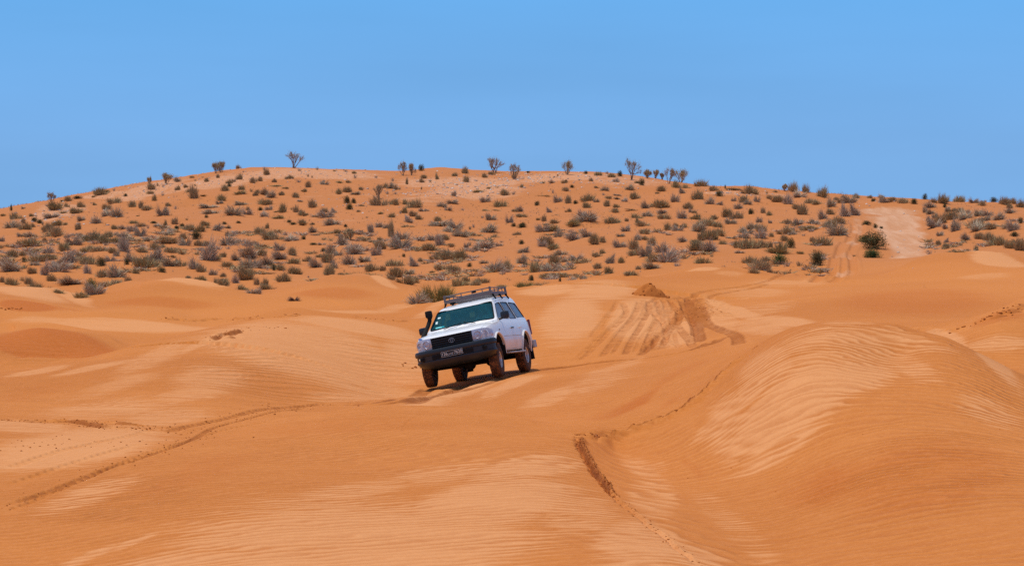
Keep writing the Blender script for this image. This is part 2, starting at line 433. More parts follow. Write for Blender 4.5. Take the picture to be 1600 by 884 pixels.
# wheel ruts: (points, width, depth, darkness, roughness)
RUTS = [
 ([(822,580),(900,572),(960,564),(1040,556),(1100,542),(1135,524)], .50, .07, 1.3),
 ([(782,590),(860,582),(940,572),(1010,560),(1080,548),(1120,530)], .42, .06, 1.1),
 ([(674,605),(610,626),(560,632),(500,632)], .42, .06, 1.2),
 ([(776,592),(720,606),(660,622),(600,632),(545,634)], .50, .07, 1.3),
 ([(822,581),(770,597),(700,617),(640,632)], .46, .06, 1.2),
 ([(520,628),(440,637),(370,647),(300,660),(255,670)], .22, .045, 1.0),
 ([(480,637),(400,648),(330,664),(290,690),(230,712),(160,735),(80,766),(0,793)], .12, .045, 1.0),
 ([(440,650),(340,668),(290,690),(235,706),(150,741),(70,775),(0,803)], .10, .03, .6),
 ([(240,665),(190,680),(110,700),(40,722),(0,735)], .18, .03, .5),
 ([(230,690),(150,712),(60,742),(0,762)], .16, .03, .45),
 ([(1010,466),(1014,482),(1000,510),(985,535),(975,556)], .22, .05, .7),
 ([(1024,466),(1030,490),(1018,515),(1008,540),(1003,552)], .22, .05, .65),
 ([(1034,466),(1041,485),(1033,505),(1024,530),(1020,550)], .20, .04, .6),
 ([(1072,478),(1050,505),(1025,530),(998,556)], .26, .06, .8),
 ([(1044,466),(1054,480),(1062,500),(1045,520),(1030,548)], .22, .05, .7),
 ([(1062,466),(1070,485),(1058,505),(1075,530),(1085,542)], .24, .05, .7),
 ([(1000,468),(992,490),(965,525),(938,560)], .24, .05, .6),
 ([(972,470),(978,490),(958,512),(925,545),(902,566)], .24, .05, .6),
 ([(1018,466),(1022,500),(1000,530),(990,552)], .16, .03, .5),
 ([(1048,466),(1046,500),(1040,525),(1044,546)], .18, .03, .5),
 ([(985,480),(960,505),(915,552)], .16, .03, .4),
 ([(1004,466),(1003,490),(975,522),(955,556)], .14, .03, .6),
 ([(1040,474),(1028,500),(1012,528),(1012,551)], .13, .03, .6),
 ([(1056,472),(1048,490),(1052,512),(1060,545)], .14, .03, .55),
 ([(964,472),(950,500),(925,535),(888,568)], .16, .03, .5),
 ([(1030,468),(1020,485),(1034,500),(1044,530),(1072,543)], .14, .03, .5),
 ([(1075,463),(1082,490),(1090,512),(1095,535)], .34, .09, .95),
 ([(1066,466),(1074,490),(1085,515),(1078,540)], .26, .07, .7),
 ([(968,468),(945,500),(922,530)], .22, .04, .45),
 ([(1030,463),(1012,480),(1040,510),(1010,545)], .22, .05, .6),
 ([(1092,480),(1105,505),(1125,515),(1150,525),(1155,538)], .34, .08, .85),
 ([(1050,467),(1100,455),(1150,448),(1200,436),(1250,428)], .30, .07, .6),
 ([(1060,474),(1110,462),(1160,452),(1210,440)], .30, .07, .6),
 ([(1270,440),(1298,424),(1303,402),(1312,388),(1326,376),(1334,362),(1333,348)], .5, .10, .4),
 ([(1300,440),(1330,424),(1333,412),(1328,398),(1334,384),(1343,372),(1346,358),(1342,345)], .5, .10, .4),
 ([(1290,438),(1315,424),(1317,402),(1322,386),(1335,373),(1340,358),(1337,346)], .3, .06, .3),
]
for pts, w, dep, dk in RUTS:
    w *= 0.52; dep *= 0.62 if w < 0.25 else 0.8; dk *= 0.78 if pts[0][1] > 620 else 1.1 if 900 < pts[0][0] < 1110 else 0.88
    P = path(pts)
    idx, dd, sd, run = near(P, w * 3)
    q = dd / w
    endf = smooth(0, 1.2, run) * smooth(0, 1.2, run.max() - run)
    wob = 1 + 0.2 * fbm(run * 1.3, run * 0 + w * 50, 31, 2)
    far = 1.0
    prof = -dep * (1 - smooth(0.45, 1.0, q)) + 0.35 * dep * np.exp(-((q - 1.35) / 0.4) ** 2)
    ph_ = np.sin((run + 0.5 * dd) * 2 * math.pi / 0.30)
    tread = 0.012 * ph_ * (q < 0.8)
    Zf[idx] += endf * (prof * wob + tread)
    rough = fbm(X.ravel()[idx] * 4, Y.ravel()[idx] * 4, 77, 2)
    m = endf * dk * (1 - smooth(0.7, 1.4, q)) * np.clip(0.85 + 0.22 * rough + 0.35 * ph_ * (P[:, 1].mean() < 45), 0, 1.2)
    darkf[idx] = np.maximum(darkf[idx], m)
    ripf[idx] *= smooth(0.8, 2.6, q)
Z = Zf.reshape(Z.shape)

# the broken scarp and other strips of churned damp sand: (points, width, step, darkness)
SC = [
 ([(1182,540),(1135,578),(1112,600),(1085,625),(1055,648),(1010,665),(960,679),(925,682),(902,679)], .095, .08, 1.39),
 ([(902,680),(912,705),(930,738),(938,750),(960,775)], .05, .07, 1.5),
 ([(945,758),(972,785),(1010,815),(1050,848),(1095,884)], .03, .015, .45),
 ([(868,677),(902,680)], .10, .02, .5),
 ([(0,655),(60,657),(120,657),(170,665),(220,665)], .07, .04, 1.2),
 ([(130,655),(260,664)], .06, .03, .9),
 ([(245,494),(290,497),(380,498),(450,499),(520,497),(600,502),(640,500)], .16, .05, .6),
 ([(324,535),(352,525),(381,518)], .13, .06, 1.3),
 ([(352,532),(370,526)], .12, .05, 1.0),
 ([(1215,437),(1300,438),(1345,440)], .3, .03, .5),
 ([(0,480),(25,481)], .3, .03, .7),
 ([(1500,514),(1560,494),(1600,476)], .2, .04, .7),
 ([(1430,512),(1500,517)], .12, .03, .5),
 ([(1090,465),(1092,480),(1105,500)], .5, .08, .8),
 ([(900,683),(955,680),(1000,676)], .12, .03, .7),
 ([(380,486),(395,487)], .3, .05, .7),
]
for pts, w, step, dk in SC:
    P = path(pts, 0.15)
    idx, dd, sd, run = near(P, w * 4)
    x = X.ravel()[idx]; y = Y.ravel()[idx]
    n = fbm(x * 3.1, y * 3.1, 5, 3)
    q = (dd * sd) / (w * (1 - .55 * run / run.max() * (dk > 1.4))) + 0.7 * n
    endf = smooth(0, 0.8, run) * smooth(0, 0.8, run.max() - run)
    Zf = Z.ravel()
    Zf[idx] += endf * step * (np.exp(-(q - .4) ** 2) - 0.9 * np.exp(-((q + 0.7) / 0.7) ** 2) + 0.35 * fbm(x * 9, y * 9, 8, 2) * np.exp(-(q / 1.6) ** 2))
    m = endf * dk * np.exp(-((q + 0.2) / 0.9) ** 4) * np.clip(0.85 + 0.6 * n, 0, 1)
    darkf[idx] = np.maximum(darkf[idx], m)
    ripf[idx] *= smooth(0.5, 2.0, np.abs(q))
    Z = Zf.reshape(Z.shape)
# roughness of the churned ground of the fan of tracks, the road and the trampled flat
rip2 = np.zeros(Z.shape)
for p in [(1010,770,60,45,-.5,1),(1060,810,55,40,-.5,1),(960,715,45,25,-.5,.9),(1110,850,60,30,-.5,1),(960,850,90,35,0,.35),(1130,650,70,30,-.4,.6),(1150,700,50,25,-.4,.6)]:
    patch(rip2, p[5], *p[:5])
churn = np.zeros(Z.shape)
for p in [(1040,500,75,45,0,.35),(1090,500,20,35,0,1),(1040,462,45,8,0,1),(110,695,170,40,.15,.35),(1400,365,60,45,0,.6),(1325,400,30,40,0,.6),(200,668,90,10,0,.6),(1000,720,50,40,.6,.35),(1060,820,70,50,.6,.4)]:
    patch(churn, p[5], *p[:5])
Z = Z + churn * (0.012 * fbm(X * 1.6, Y * 1.6, 41, 2) + 0.005 * fbm(X * 6, Y * 6, 43, 2)) * FINE
dark = np.maximum(darkf.reshape(Z.shape), 0.40 * churn * smooth(0.25, 0.9, fbm(X * 1.1, Y * 1.1, 45, 3)))

# ------------------------------------------------------------------ shrubs: where each one grows
SHRUBS = []        # (px, base row, width px, height px, type)
TILES = [(0,240,7.365,[(130,670,35,60,'D'),(270,640,60,20,'G'),(175,775,90,70,'O'),(270,815,50,70,'O'),(390,800,70,60,'D'),(460,820,70,60,'D'),(490,830,30,40,'O'),(600,760,200,70,'G'),(640,660,140,80,'O'),(510,670,25,15,'D'),(715,560,50,25,'D'),(790,560,70,45,'O'),(895,530,110,35,'D'),(930,635,70,70,'O'),(775,630,45,60,'O'),(880,700,100,50,'O'),(940,790,130,50,'G'),(1100,830,150,80,'G'),(1230,655,110,60,'O'),(1310,590,110,60,'O'),(1340,760,160,90,'G'),(1230,750,130,70,'G'),(1150,500,110,80,'O'),(1070,510,60,25,'S'),(1235,465,60,50,'D'),(1315,440,30,35,'D'),(1445,500,50,40,'D'),(130,884,220,80,'G'),(290,890,100,60,'O'),(370,860,50,40,'O'),(660,840,100,50,'S'),(740,830,60,30,'O'),(1320,884,70,50,'S'),(1420,884,110,40,'G'),(360,730,50,35,'S'),(735,690,60,25,'S'),(1080,600,50,25,'S'),(540,610,40,20,'S'),(30,720,60,25,'S')]),
(200,240,7.365,[(265,425,80,65,'O'),(255,475,70,40,'O'),(345,380,35,35,'O'),(405,390,35,30,'O'),(400,490,40,30,'S'),(575,340,70,45,'G'),(570,435,40,60,'O'),(655,400,50,45,'O'),(625,365,25,25,'O'),(735,285,45,20,'O'),(775,320,30,20,'O'),(775,375,30,20,'O'),(905,335,45,45,'O'),(755,530,90,100,'O'),(715,455,70,35,'O'),(1270,175,50,40,'O'),(1035,290,40,50,'O'),(1165,390,50,40,'D'),(1165,355,60,45,'O'),(1215,335,50,40,'G'),(1100,450,90,60,'O'),(1280,315,55,60,'O'),(1445,355,65,65,'O'),(1290,470,120,30,'S'),(1310,430,50,50,'S'),(1420,450,40,40,'S'),(1465,500,50,60,'O'),(1090,550,100,70,'S'),(1050,585,70,30,'G'),(930,640,230,50,'G'),(955,710,170,50,'G'),(900,745,45,30,'D'),(1310,610,180,55,'G'),(1200,735,200,90,'G'),(1370,725,100,60,'G'),(1375,665,30,50,'O'),(1110,820,65,35,'D'),(1270,805,60,25,'D'),(1150,865,70,30,'G'),(1050,880,90,40,'G'),(50,640,75,85,'O'),(150,650,65,80,'O'),(225,670,130,60,'O'),(395,740,140,100,'G'),(450,615,60,60,'S'),(545,650,40,40,'O'),(300,555,40,60,'S'),(60,815,80,40,'S'),(150,850,80,35,'O'),(340,855,120,40,'G'),(440,835,40,50,'S'),(540,830,75,65,'O'),(625,850,65,40,'D'),(560,870,50,30,'D'),(300,805,100,20,'D'),(875,840,110,60,'O'),(700,884,100,40,'G'),(675,770,30,25,'D'),(230,870,40,40,'S'),(20,884,80,40,'G'),(910,865,50,25,'S'),(890,490,80,15,'S'),(120,725,60,12,'S'),(860,280,30,12,'S'),(1330,220,25,20,'O')]),
(400,240,7.365,[(95,195,35,35,'O'),(125,260,60,60,'O'),(40,330,60,40,'O'),(5,335,30,40,'O'),(215,340,45,45,'O'),(390,300,60,40,'O'),(500,210,40,35,'O'),(705,195,30,35,'O'),(600,275,25,35,'O'),(645,285,22,28,'O'),(490,340,40,35,'O'),(785,380,100,60,'G'),(785,325,35,20,'O'),(610,405,55,65,'O'),(570,445,60,35,'S'),(900,210,40,20,'S'),(1030,215,40,25,'O'),(1120,240,50,40,'S'),(1140,290,40,40,'O'),(1065,345,50,35,'O'),(1380,285,40,25,'O'),(100,490,130,70,'G'),(170,530,110,70,'G'),(20,480,50,50,'D'),(110,605,140,75,'O'),(50,670,75,45,'D'),(150,665,80,50,'G'),(90,745,80,50,'G'),(295,485,55,35,'O'),(445,525,75,65,'O'),(260,385,110,25,'S'),(330,690,90,110,'S'),(265,680,60,30,'S'),(410,655,25,30,'S'),(480,690,60,60,'O'),(530,720,70,40,'O'),(590,715,50,30,'S'),(655,635,80,70,'O'),(800,760,170,80,'G'),(780,690,70,50,'O'),(900,695,70,40,'G'),(690,740,100,30,'G'),(540,830,115,60,'O'),(425,830,80,40,'D'),(385,800,50,30,'D'),(650,825,50,20,'O'),(880,840,200,60,'G'),(1030,855,60,45,'D'),(1050,590,100,75,'D'),(1125,590,60,60,'D'),(1075,665,90,75,'D'),(1055,455,70,50,'O'),(1145,480,110,35,'G'),(1205,425,50,35,'O'),(945,475,70,50,'S'),(1200,610,60,25,'O'),(1175,675,50,20,'O'),(1425,625,110,90,'O'),(1425,700,80,25,'S'),(1275,745,30,20,'D'),(1420,870,120,60,'G'),(1320,884,70,50,'G'),(280,750,140,25,'S'),(510,560,70,20,'G'),(340,410,60,20,'S'),(950,340,60,20,'S')]),
(600,240,7.365,[(425,215,70,60,'D'),(815,270,60,35,'O'),(915,245,75,60,'O'),(1240,255,70,40,'O'),(1160,290,60,45,'O'),(945,340,50,60,'O'),(930,290,25,20,'O'),(470,295,70,40,'O'),(600,310,30,60,'S'),(435,345,50,45,'O'),(270,365,35,55,'O'),(530,335,30,25,'O'),(100,325,35,35,'O'),(690,360,30,15,'D'),(15,410,50,60,'O'),(75,420,80,55,'G'),(155,430,45,60,'O'),(40,475,40,35,'O'),(135,475,40,30,'O'),(130,610,110,70,'O'),(240,600,80,50,'S'),(340,650,170,90,'O'),(240,690,90,50,'S'),(440,680,90,40,'G'),(335,735,70,65,'O'),(390,770,60,55,'O'),(90,745,55,50,'S'),(190,700,25,30,'O'),(290,820,120,75,'G'),(800,500,70,45,'G'),(780,590,140,50,'G'),(670,630,130,45,'G'),(740,670,90,45,'G'),(605,790,85,40,'O'),(640,850,190,60,'G'),(1165,575,140,55,'G'),(1370,495,90,70,'O'),(1350,630,120,80,'S'),(1230,790,170,70,'G'),(1440,830,100,100,'G'),(820,884,180,70,'G'),(990,884,30,30,'D'),(1030,860,30,40,'O'),(1060,450,100,35,'S'),(430,420,15,30,'O'),(770,780,30,30,'O'),(905,660,40,25,'O'),(1200,410,50,20,'O'),(1305,395,40,15,'O'),(500,665,60,20,'G'),(1150,665,80,20,'S'),(265,855,90,25,'O'),(1130,750,40,30,'O'),(1300,660,60,12,'S')]),
(800,240,7.365,[(25,300,60,60,'O'),(185,230,50,30,'D'),(850,245,60,35,'D'),(990,265,55,40,'O'),(1095,240,40,30,'G'),(1150,285,90,45,'O'),(1245,280,80,60,'D'),(525,265,20,25,'O'),(465,350,65,35,'G'),(590,350,80,30,'O'),(620,335,45,30,'D'),(775,315,30,20,'D'),(915,330,50,50,'O'),(1190,345,75,55,'G'),(690,405,75,45,'D'),(615,440,60,45,'O'),(470,465,25,40,'S'),(115,400,50,35,'O'),(20,480,40,35,'D'),(345,495,120,20,'S'),(525,590,110,90,'G'),(650,590,70,70,'O'),(730,590,65,45,'D'),(870,570,130,90,'O'),(970,570,70,35,'G'),(1070,440,90,40,'G'),(1350,435,110,60,'G'),(1440,350,90,30,'D'),(1110,525,60,30,'O'),(1050,485,40,25,'O'),(1220,495,120,25,'G'),(1210,530,90,20,'G'),(1290,570,80,40,'G'),(1410,545,90,90,'O'),(1090,625,65,70,'O'),(1190,690,100,50,'O'),(1200,630,80,40,'S'),(860,640,80,70,'S'),(640,675,50,30,'O'),(435,700,70,70,'G'),(285,610,60,50,'D'),(90,680,110,50,'G'),(30,680,60,30,'O'),(105,740,90,45,'O'),(380,790,50,60,'O'),(470,820,110,60,'O'),(690,850,180,90,'S'),(800,740,110,70,'G'),(860,810,220,90,'G'),(940,820,80,110,'G'),(115,865,95,50,'D'),(20,850,60,50,'D'),(1150,820,120,60,'O'),(1320,790,50,40,'O'),(1440,810,60,50,'S'),(1400,750,140,40,'S'),(1380,660,100,20,'O'),(300,770,50,25,'O'),(510,712,40,12,'O'),(960,400,50,25,'O'),(340,345,50,15,'O'),(420,835,80,30,'O')]),
(1000,240,7.365,[(410,410,90,70,'S'),(520,410,90,50,'S'),(490,480,90,60,'G'),(700,400,130,90,'O'),(850,440,90,60,'O'),(905,505,95,65,'D'),(980,410,30,50,'D'),(1080,430,130,30,'O'),(1215,480,90,100,'O'),(1320,480,110,60,'O'),(1460,470,30,30,'O'),(260,440,95,45,'O'),(660,550,110,90,'O'),(20,385,90,70,'D'),(395,585,120,90,'G'),(250,640,130,75,'O'),(65,650,110,70,'G'),(550,650,90,65,'O'),(580,690,50,45,'G'),(800,600,100,60,'G'),(910,605,90,35,'G'),(1080,555,50,35,'G'),(1200,590,130,90,'O'),(1240,605,100,60,'G'),(1130,665,80,80,'G'),(1345,580,80,60,'G'),(1280,715,110,70,'D'),(1415,695,55,50,'O'),(70,740,110,60,'G'),(260,700,100,50,'G'),(270,765,110,50,'O'),(480,780,110,90,'G'),(670,770,120,50,'S'),(850,770,70,45,'O'),(1000,750,110,110,'O'),(1110,770,120,70,'O'),(1040,830,120,70,'G'),(740,860,160,80,'O'),(890,860,100,55,'O'),(640,884,90,50,'G'),(60,850,100,60,'O'),(405,850,50,50,'O'),(520,860,80,50,'S'),(1370,810,90,60,'G'),(1290,884,150,60,'G'),(1380,884,60,40,'O'),(190,465,60,20,'O'),(160,625,50,30,'O'),(620,690,60,30,'O')]),
(1200,240,7.365,[(300,460,150,100,'O'),(365,530,140,80,'G'),(430,470,70,80,'O'),(110,580,150,80,'O'),(220,610,110,110,'G'),(15,530,50,40,'O'),(640,525,150,85,'O'),(780,545,60,35,'O'),(935,605,150,130,'G'),(840,590,60,50,'O'),(1015,530,60,50,'O'),(1180,525,60,40,'O'),(1210,565,70,50,'D'),(1340,585,140,70,'G'),(1430,560,80,40,'O'),(490,590,120,50,'O'),(600,595,100,40,'O'),(720,640,120,90,'G'),(330,650,70,55,'O'),(385,720,110,110,'O'),(15,720,80,40,'S'),(25,810,50,40,'G'),(255,825,70,55,'O'),(350,840,130,70,'G'),(630,780,110,90,'G'),(700,715,100,60,'O'),(890,760,160,120,'G'),(1010,750,120,100,'G'),(540,830,130,60,'G'),(720,884,150,80,'G'),(820,820,120,80,'O'),(480,884,110,40,'S'),(1140,835,120,60,'D'),(1240,870,60,55,'D'),(1305,870,50,35,'D'),(90,450,60,20,'O'),(860,515,50,25,'O'),(1290,520,70,35,'O')]),
(1400,240,7.365,[(330,545,60,60,'D'),(60,590,120,60,'O'),(205,590,100,50,'D'),(500,585,160,80,'O'),(715,580,120,75,'O'),(890,585,120,50,'G'),(985,550,40,25,'D'),(1030,550,40,25,'O'),(1130,570,100,55,'D'),(1250,600,100,60,'O'),(1345,590,100,55,'O'),(1430,640,90,70,'O'),(1000,615,90,60,'O'),(560,630,60,45,'D'),(400,640,110,75,'G'),(330,690,70,50,'G'),(400,710,90,60,'G'),(590,680,90,60,'G'),(670,670,50,30,'O'),(440,760,70,60,'G'),(510,820,90,75,'O'),(380,810,80,60,'G'),(640,780,140,90,'O'),(800,780,160,80,'G'),(760,690,100,50,'O'),(940,740,110,60,'G'),(1060,735,120,60,'G'),(1000,810,140,70,'G'),(1180,790,150,80,'G'),(1310,640,80,60,'O'),(1320,710,150,70,'G'),(1430,820,80,60,'D'),(940,884,170,90,'O'),(1090,884,100,60,'G'),(1330,880,150,70,'G'),(430,884,100,60,'G'),(570,884,80,50,'G'),(840,705,70,40,'G')]),
(0,350,6.8,[(215,155,90,50,'G'),(330,150,100,45,'G'),(510,85,100,60,'O'),(600,150,170,90,'O'),(710,165,80,50,'G'),(830,80,70,70,'O'),(15,200,60,60,'G'),(180,265,40,30,'D'),(10,270,30,40,'D'),(310,250,190,90,'O'),(480,205,60,40,'O'),(770,245,160,80,'G'),(860,150,60,45,'O'),(910,200,80,60,'O'),(1000,200,100,80,'O'),(1140,160,100,60,'O'),(1110,220,100,70,'S'),(1240,210,80,50,'O'),(1300,160,120,60,'G'),(1330,330,100,140,'G'),(500,335,110,80,'G'),(680,300,110,70,'O'),(355,330,50,40,'O'),(160,370,110,90,'O'),(240,345,80,40,'O'),(930,310,150,60,'O'),(1050,310,130,60,'O'),(1190,320,120,50,'O'),(1240,350,70,50,'G'),(835,380,60,70,'O'),(255,420,70,60,'D'),(400,415,170,60,'O'),(540,400,90,60,'O'),(360,450,100,40,'G'),(130,530,170,130,'G'),(340,540,90,70,'O'),(700,440,230,110,'G'),(620,530,200,100,'G'),(470,560,110,110,'G'),(940,460,150,90,'O'),(1080,470,110,110,'D'),(930,540,110,90,'G'),(1170,420,90,60,'G'),(1350,445,60,60,'D'),(120,620,110,70,'S'),(20,600,50,70,'O'),(300,610,90,60,'O'),(370,665,120,80,'O'),(240,660,60,25,'O'),(560,590,80,60,'O'),(760,615,220,70,'G'),(520,670,60,50,'S'),(620,750,100,40,'S'),(970,700,190,160,'E'),(1010,775,220,130,'G'),(830,800,140,90,'S'),(1240,570,190,110,'G'),(1090,570,100,80,'O'),(1170,640,180,80,'O'),(60,430,80,50,'G'),(20,460,60,40,'G')]),
(200,350,6.8,[(135,160,110,80,'G'),(205,200,80,50,'G'),(40,100,90,60,'G'),(430,130,120,40,'G'),(440,80,40,25,'D'),(515,60,50,30,'D'),(640,90,90,70,'O'),(770,95,80,60,'S'),(940,90,120,60,'G'),(1070,140,60,50,'O'),(590,180,100,70,'O'),(730,180,120,80,'D'),(610,260,140,90,'G'),(420,210,180,50,'O'),(260,295,100,80,'O'),(360,265,70,40,'O'),(150,315,90,50,'O'),(420,310,50,50,'O'),(530,325,130,60,'O'),(460,360,60,30,'O'),(750,255,80,60,'O'),(830,250,80,60,'O'),(1050,250,160,90,'G'),(1165,215,50,30,'O'),(1275,250,90,70,'G'),(850,425,220,165,'G'),(930,410,100,60,'O'),(1010,360,70,40,'S'),(1280,380,170,100,'G'),(1150,400,110,50,'G'),(1065,460,110,60,'O'),(30,430,130,90,'G'),(270,420,220,100,'G'),(190,475,200,90,'O'),(460,470,160,80,'G'),(560,475,110,80,'O'),(360,508,120,60,'D'),(710,500,130,100,'G'),(780,510,90,60,'O'),(900,530,80,60,'G'),(1010,540,60,50,'O'),(1010,610,110,60,'D'),(940,615,70,60,'S'),(1010,690,120,70,'O'),(1240,570,150,110,'O'),(1250,480,150,90,'G'),(1190,650,100,60,'S'),(1150,600,80,80,'G'),(1330,460,80,90,'G'),(1310,710,140,50,'G'),(480,580,230,30,'G'),(770,640,90,50,'S'),(690,610,70,40,'S'),(10,600,60,60,'O'),(640,545,50,20,'O'),(735,560,60,25,'O'),(90,520,80,50,'S')]),
(400,350,6.8,[(40,130,110,90,'O'),(120,60,40,60,'S'),(130,180,120,70,'O'),(210,190,110,60,'O'),(370,205,130,70,'G'),(505,175,70,45,'D'),(610,105,100,50,'G'),(850,110,80,40,'O'),(1220,105,60,80,'G'),(1320,195,70,50,'O'),(1250,200,90,30,'G'),(925,250,110,80,'G'),(610,230,80,30,'D'),(700,230,80,25,'G'),(30,265,80,50,'G'),(95,260,50,30,'D'),(245,305,110,70,'G'),(60,350,90,55,'O'),(260,395,160,80,'G'),(370,350,100,70,'O'),(120,450,170,80,'G'),(20,470,80,70,'G'),(390,435,110,60,'O'),(260,490,110,70,'O'),(190,490,40,60,'D'),(300,585,130,90,'O'),(430,520,130,60,'O'),(530,405,65,45,'O'),(560,540,25,20,'O'),(715,305,65,45,'D'),(800,330,120,70,'G'),(870,360,90,70,'G'),(690,365,80,40,'O'),(640,475,120,90,'G'),(760,430,110,100,'O'),(830,480,90,80,'G'),(770,540,120,100,'O'),(1030,350,170,100,'G'),(1280,360,130,90,'G'),(1330,290,90,80,'O'),(1000,450,150,90,'G'),(1140,420,150,60,'G'),(1230,495,120,80,'O'),(1340,490,60,70,'O'),(900,550,70,45,'O'),(990,555,130,50,'S'),(1110,550,110,60,'S'),(1250,545,120,40,'S'),(95,610,50,70,'O'),(90,665,130,60,'O'),(20,715,80,50,'G'),(10,610,50,70,'O'),(410,820,200,60,'R'),(120,475,30,12,'O')]),
(600,350,6.8,[(85,150,65,140,'O'),(35,60,100,50,'G'),(190,190,150,90,'G'),(175,290,200,110,'G'),(210,360,40,45,'D'),(590,45,170,50,'G'),(720,115,160,70,'G'),(810,160,150,80,'G'),(910,145,120,60,'G'),(915,60,40,30,'O'),(1110,115,150,80,'G'),(540,190,170,55,'G'),(640,180,100,45,'O'),(500,290,140,70,'O'),(600,250,130,80,'G'),(715,250,90,35,'O'),(870,275,80,50,'G'),(915,240,30,40,'O'),(1060,290,190,110,'G'),(1135,230,50,50,'O'),(1220,250,80,45,'G'),(1250,200,40,20,'D'),(990,300,100,50,'G'),(530,390,80,55,'O'),(590,350,70,40,'O'),(690,400,130,110,'O'),(800,400,150,90,'S'),(870,370,70,60,'G'),(905,450,65,55,'D'),(750,500,120,60,'O'),(610,480,130,70,'O'),(320,460,140,80,'G'),(375,410,50,50,'O'),(105,455,140,65,'O'),(10,480,30,50,'D'),(160,550,180,80,'O'),(260,520,150,50,'G'),(75,600,90,40,'O'),(210,630,120,70,'O'),(330,605,80,50,'O'),(410,560,90,45,'D'),(1060,420,110,45,'G'),(1180,520,170,110,'G'),(1310,500,90,110,'O'),(770,660,180,90,'S'),(880,600,80,60,'S'),(1040,620,130,60,'O'),(965,645,90,40,'O'),(1235,665,110,40,'O'),(540,815,270,170,'T'),(340,865,200,110,'G'),(500,495,60,25,'S'),(1180,150,60,25,'O')]),
(800,350,6.8,[(105,50,90,45,'D'),(320,105,140,70,'G'),(430,90,120,70,'S'),(485,165,80,80,'G'),(55,125,60,40,'O'),(100,225,70,45,'D'),(660,200,170,90,'G'),(800,160,110,65,'G'),(885,230,90,80,'O'),(965,215,80,70,'O'),(1205,100,110,60,'G'),(1150,150,100,45,'G'),(1330,190,80,60,'G'),(1140,270,160,65,'G'),(380,235,130,80,'O'),(330,260,90,60,'G'),(430,280,110,60,'S'),(110,320,130,50,'G'),(100,430,110,70,'G'),(155,380,60,40,'O'),(165,435,50,35,'O'),(520,350,130,60,'G'),(450,445,110,90,'O'),(550,415,80,50,'G'),(680,400,150,55,'G'),(610,450,80,40,'G'),(510,475,90,35,'O'),(240,520,150,90,'S'),(400,520,160,90,'G'),(330,565,80,50,'O'),(540,560,100,50,'S'),(510,600,30,50,'D'),(690,625,200,110,'G'),(905,360,80,50,'O'),(945,330,60,50,'S'),(1030,450,110,90,'G'),(910,490,100,60,'O'),(1030,530,90,60,'S'),(1150,425,70,50,'S'),(1330,490,70,35,'O'),(1260,585,120,50,'O'),(1300,290,100,100,'O'),(1310,355,130,80,'O'),(150,690,170,130,'T'),(205,600,80,70,'D'),(310,690,140,80,'O'),(870,290,40,8,'O'),(770,570,60,40,'O')]),
(1000,350,6.8,[(50,120,100,55,'O'),(55,175,60,40,'O'),(140,235,80,60,'O'),(300,80,90,60,'O'),(400,95,110,55,'G'),(620,110,150,80,'G'),(830,140,130,60,'O'),(460,210,90,65,'G'),(660,195,100,80,'O'),(745,185,110,100,'O'),(600,210,100,40,'O'),(600,305,160,90,'O'),(750,320,170,100,'G'),(60,380,180,150,'G'),(150,420,130,70,'O'),(240,330,180,90,'G'),(280,440,210,140,'G'),(360,430,70,100,'D'),(130,490,180,80,'G'),(680,425,130,60,'S'),(760,355,40,30,'O'),(880,225,60,40,'S'),(1090,170,130,60,'G'),(1130,120,160,60,'G'),(1270,180,130,80,'G'),(1290,95,90,60,'O'),(1150,290,140,110,'O'),(1040,270,90,70,'S'),(1060,320,90,30,'G'),(1300,275,120,70,'O'),(1160,420,140,55,'O'),(1290,410,140,55,'O'),(1215,515,100,40,'O'),(1290,480,200,80,'O'),(970,165,100,25,'G'),(1040,85,20,15,'D')]),
(1200,350,6.8,[(160,115,100,50,'O'),(250,125,80,35,'G'),(170,185,70,50,'O'),(250,275,100,90,'D'),(150,320,170,110,'S'),(140,435,190,120,'E'),(340,320,50,30,'S'),(375,130,40,20,'O'),(570,250,200,80,'O'),(470,195,60,40,'O'),(15,260,50,50,'O'),(30,150,50,40,'O'),(520,450,205,130,'D'),(730,155,230,110,'G'),(660,70,120,70,'O'),(440,60,90,30,'O'),(810,110,60,60,'O'),(1035,215,140,110,'E'),(1110,290,240,150,'D'),(1110,370,220,120,'E'),(915,350,40,20,'O'),(15,505,50,60,'O')]),
(1400,350,6.8,[(410,70,150,80,'G'),(625,105,110,110,'G'),(460,145,110,50,'G'),(455,230,60,50,'O'),(530,270,60,50,'O'),(530,210,50,60,'G'),(585,220,30,15,'O'),(740,190,90,80,'G'),(880,100,210,90,'G'),(1010,80,100,60,'O'),(890,175,130,60,'O'),(990,200,110,80,'O'),(1100,245,150,100,'O'),(1230,280,120,80,'O'),(1310,300,100,120,'O'),(1240,100,140,90,'G'),(1250,140,110,45,'D'),(750,320,80,50,'O'),(850,310,50,60,'O'),(890,310,50,15,'O'),(610,320,50,40,'O'),(670,330,80,20,'S'),(340,300,30,20,'D')])]
for ox, oy, sc, lst in TILES:
    for t in lst:
        SHRUBS.append((ox + t[0] / sc, oy + t[1] / sc, t[2] / sc, t[3] / sc, t[4]))
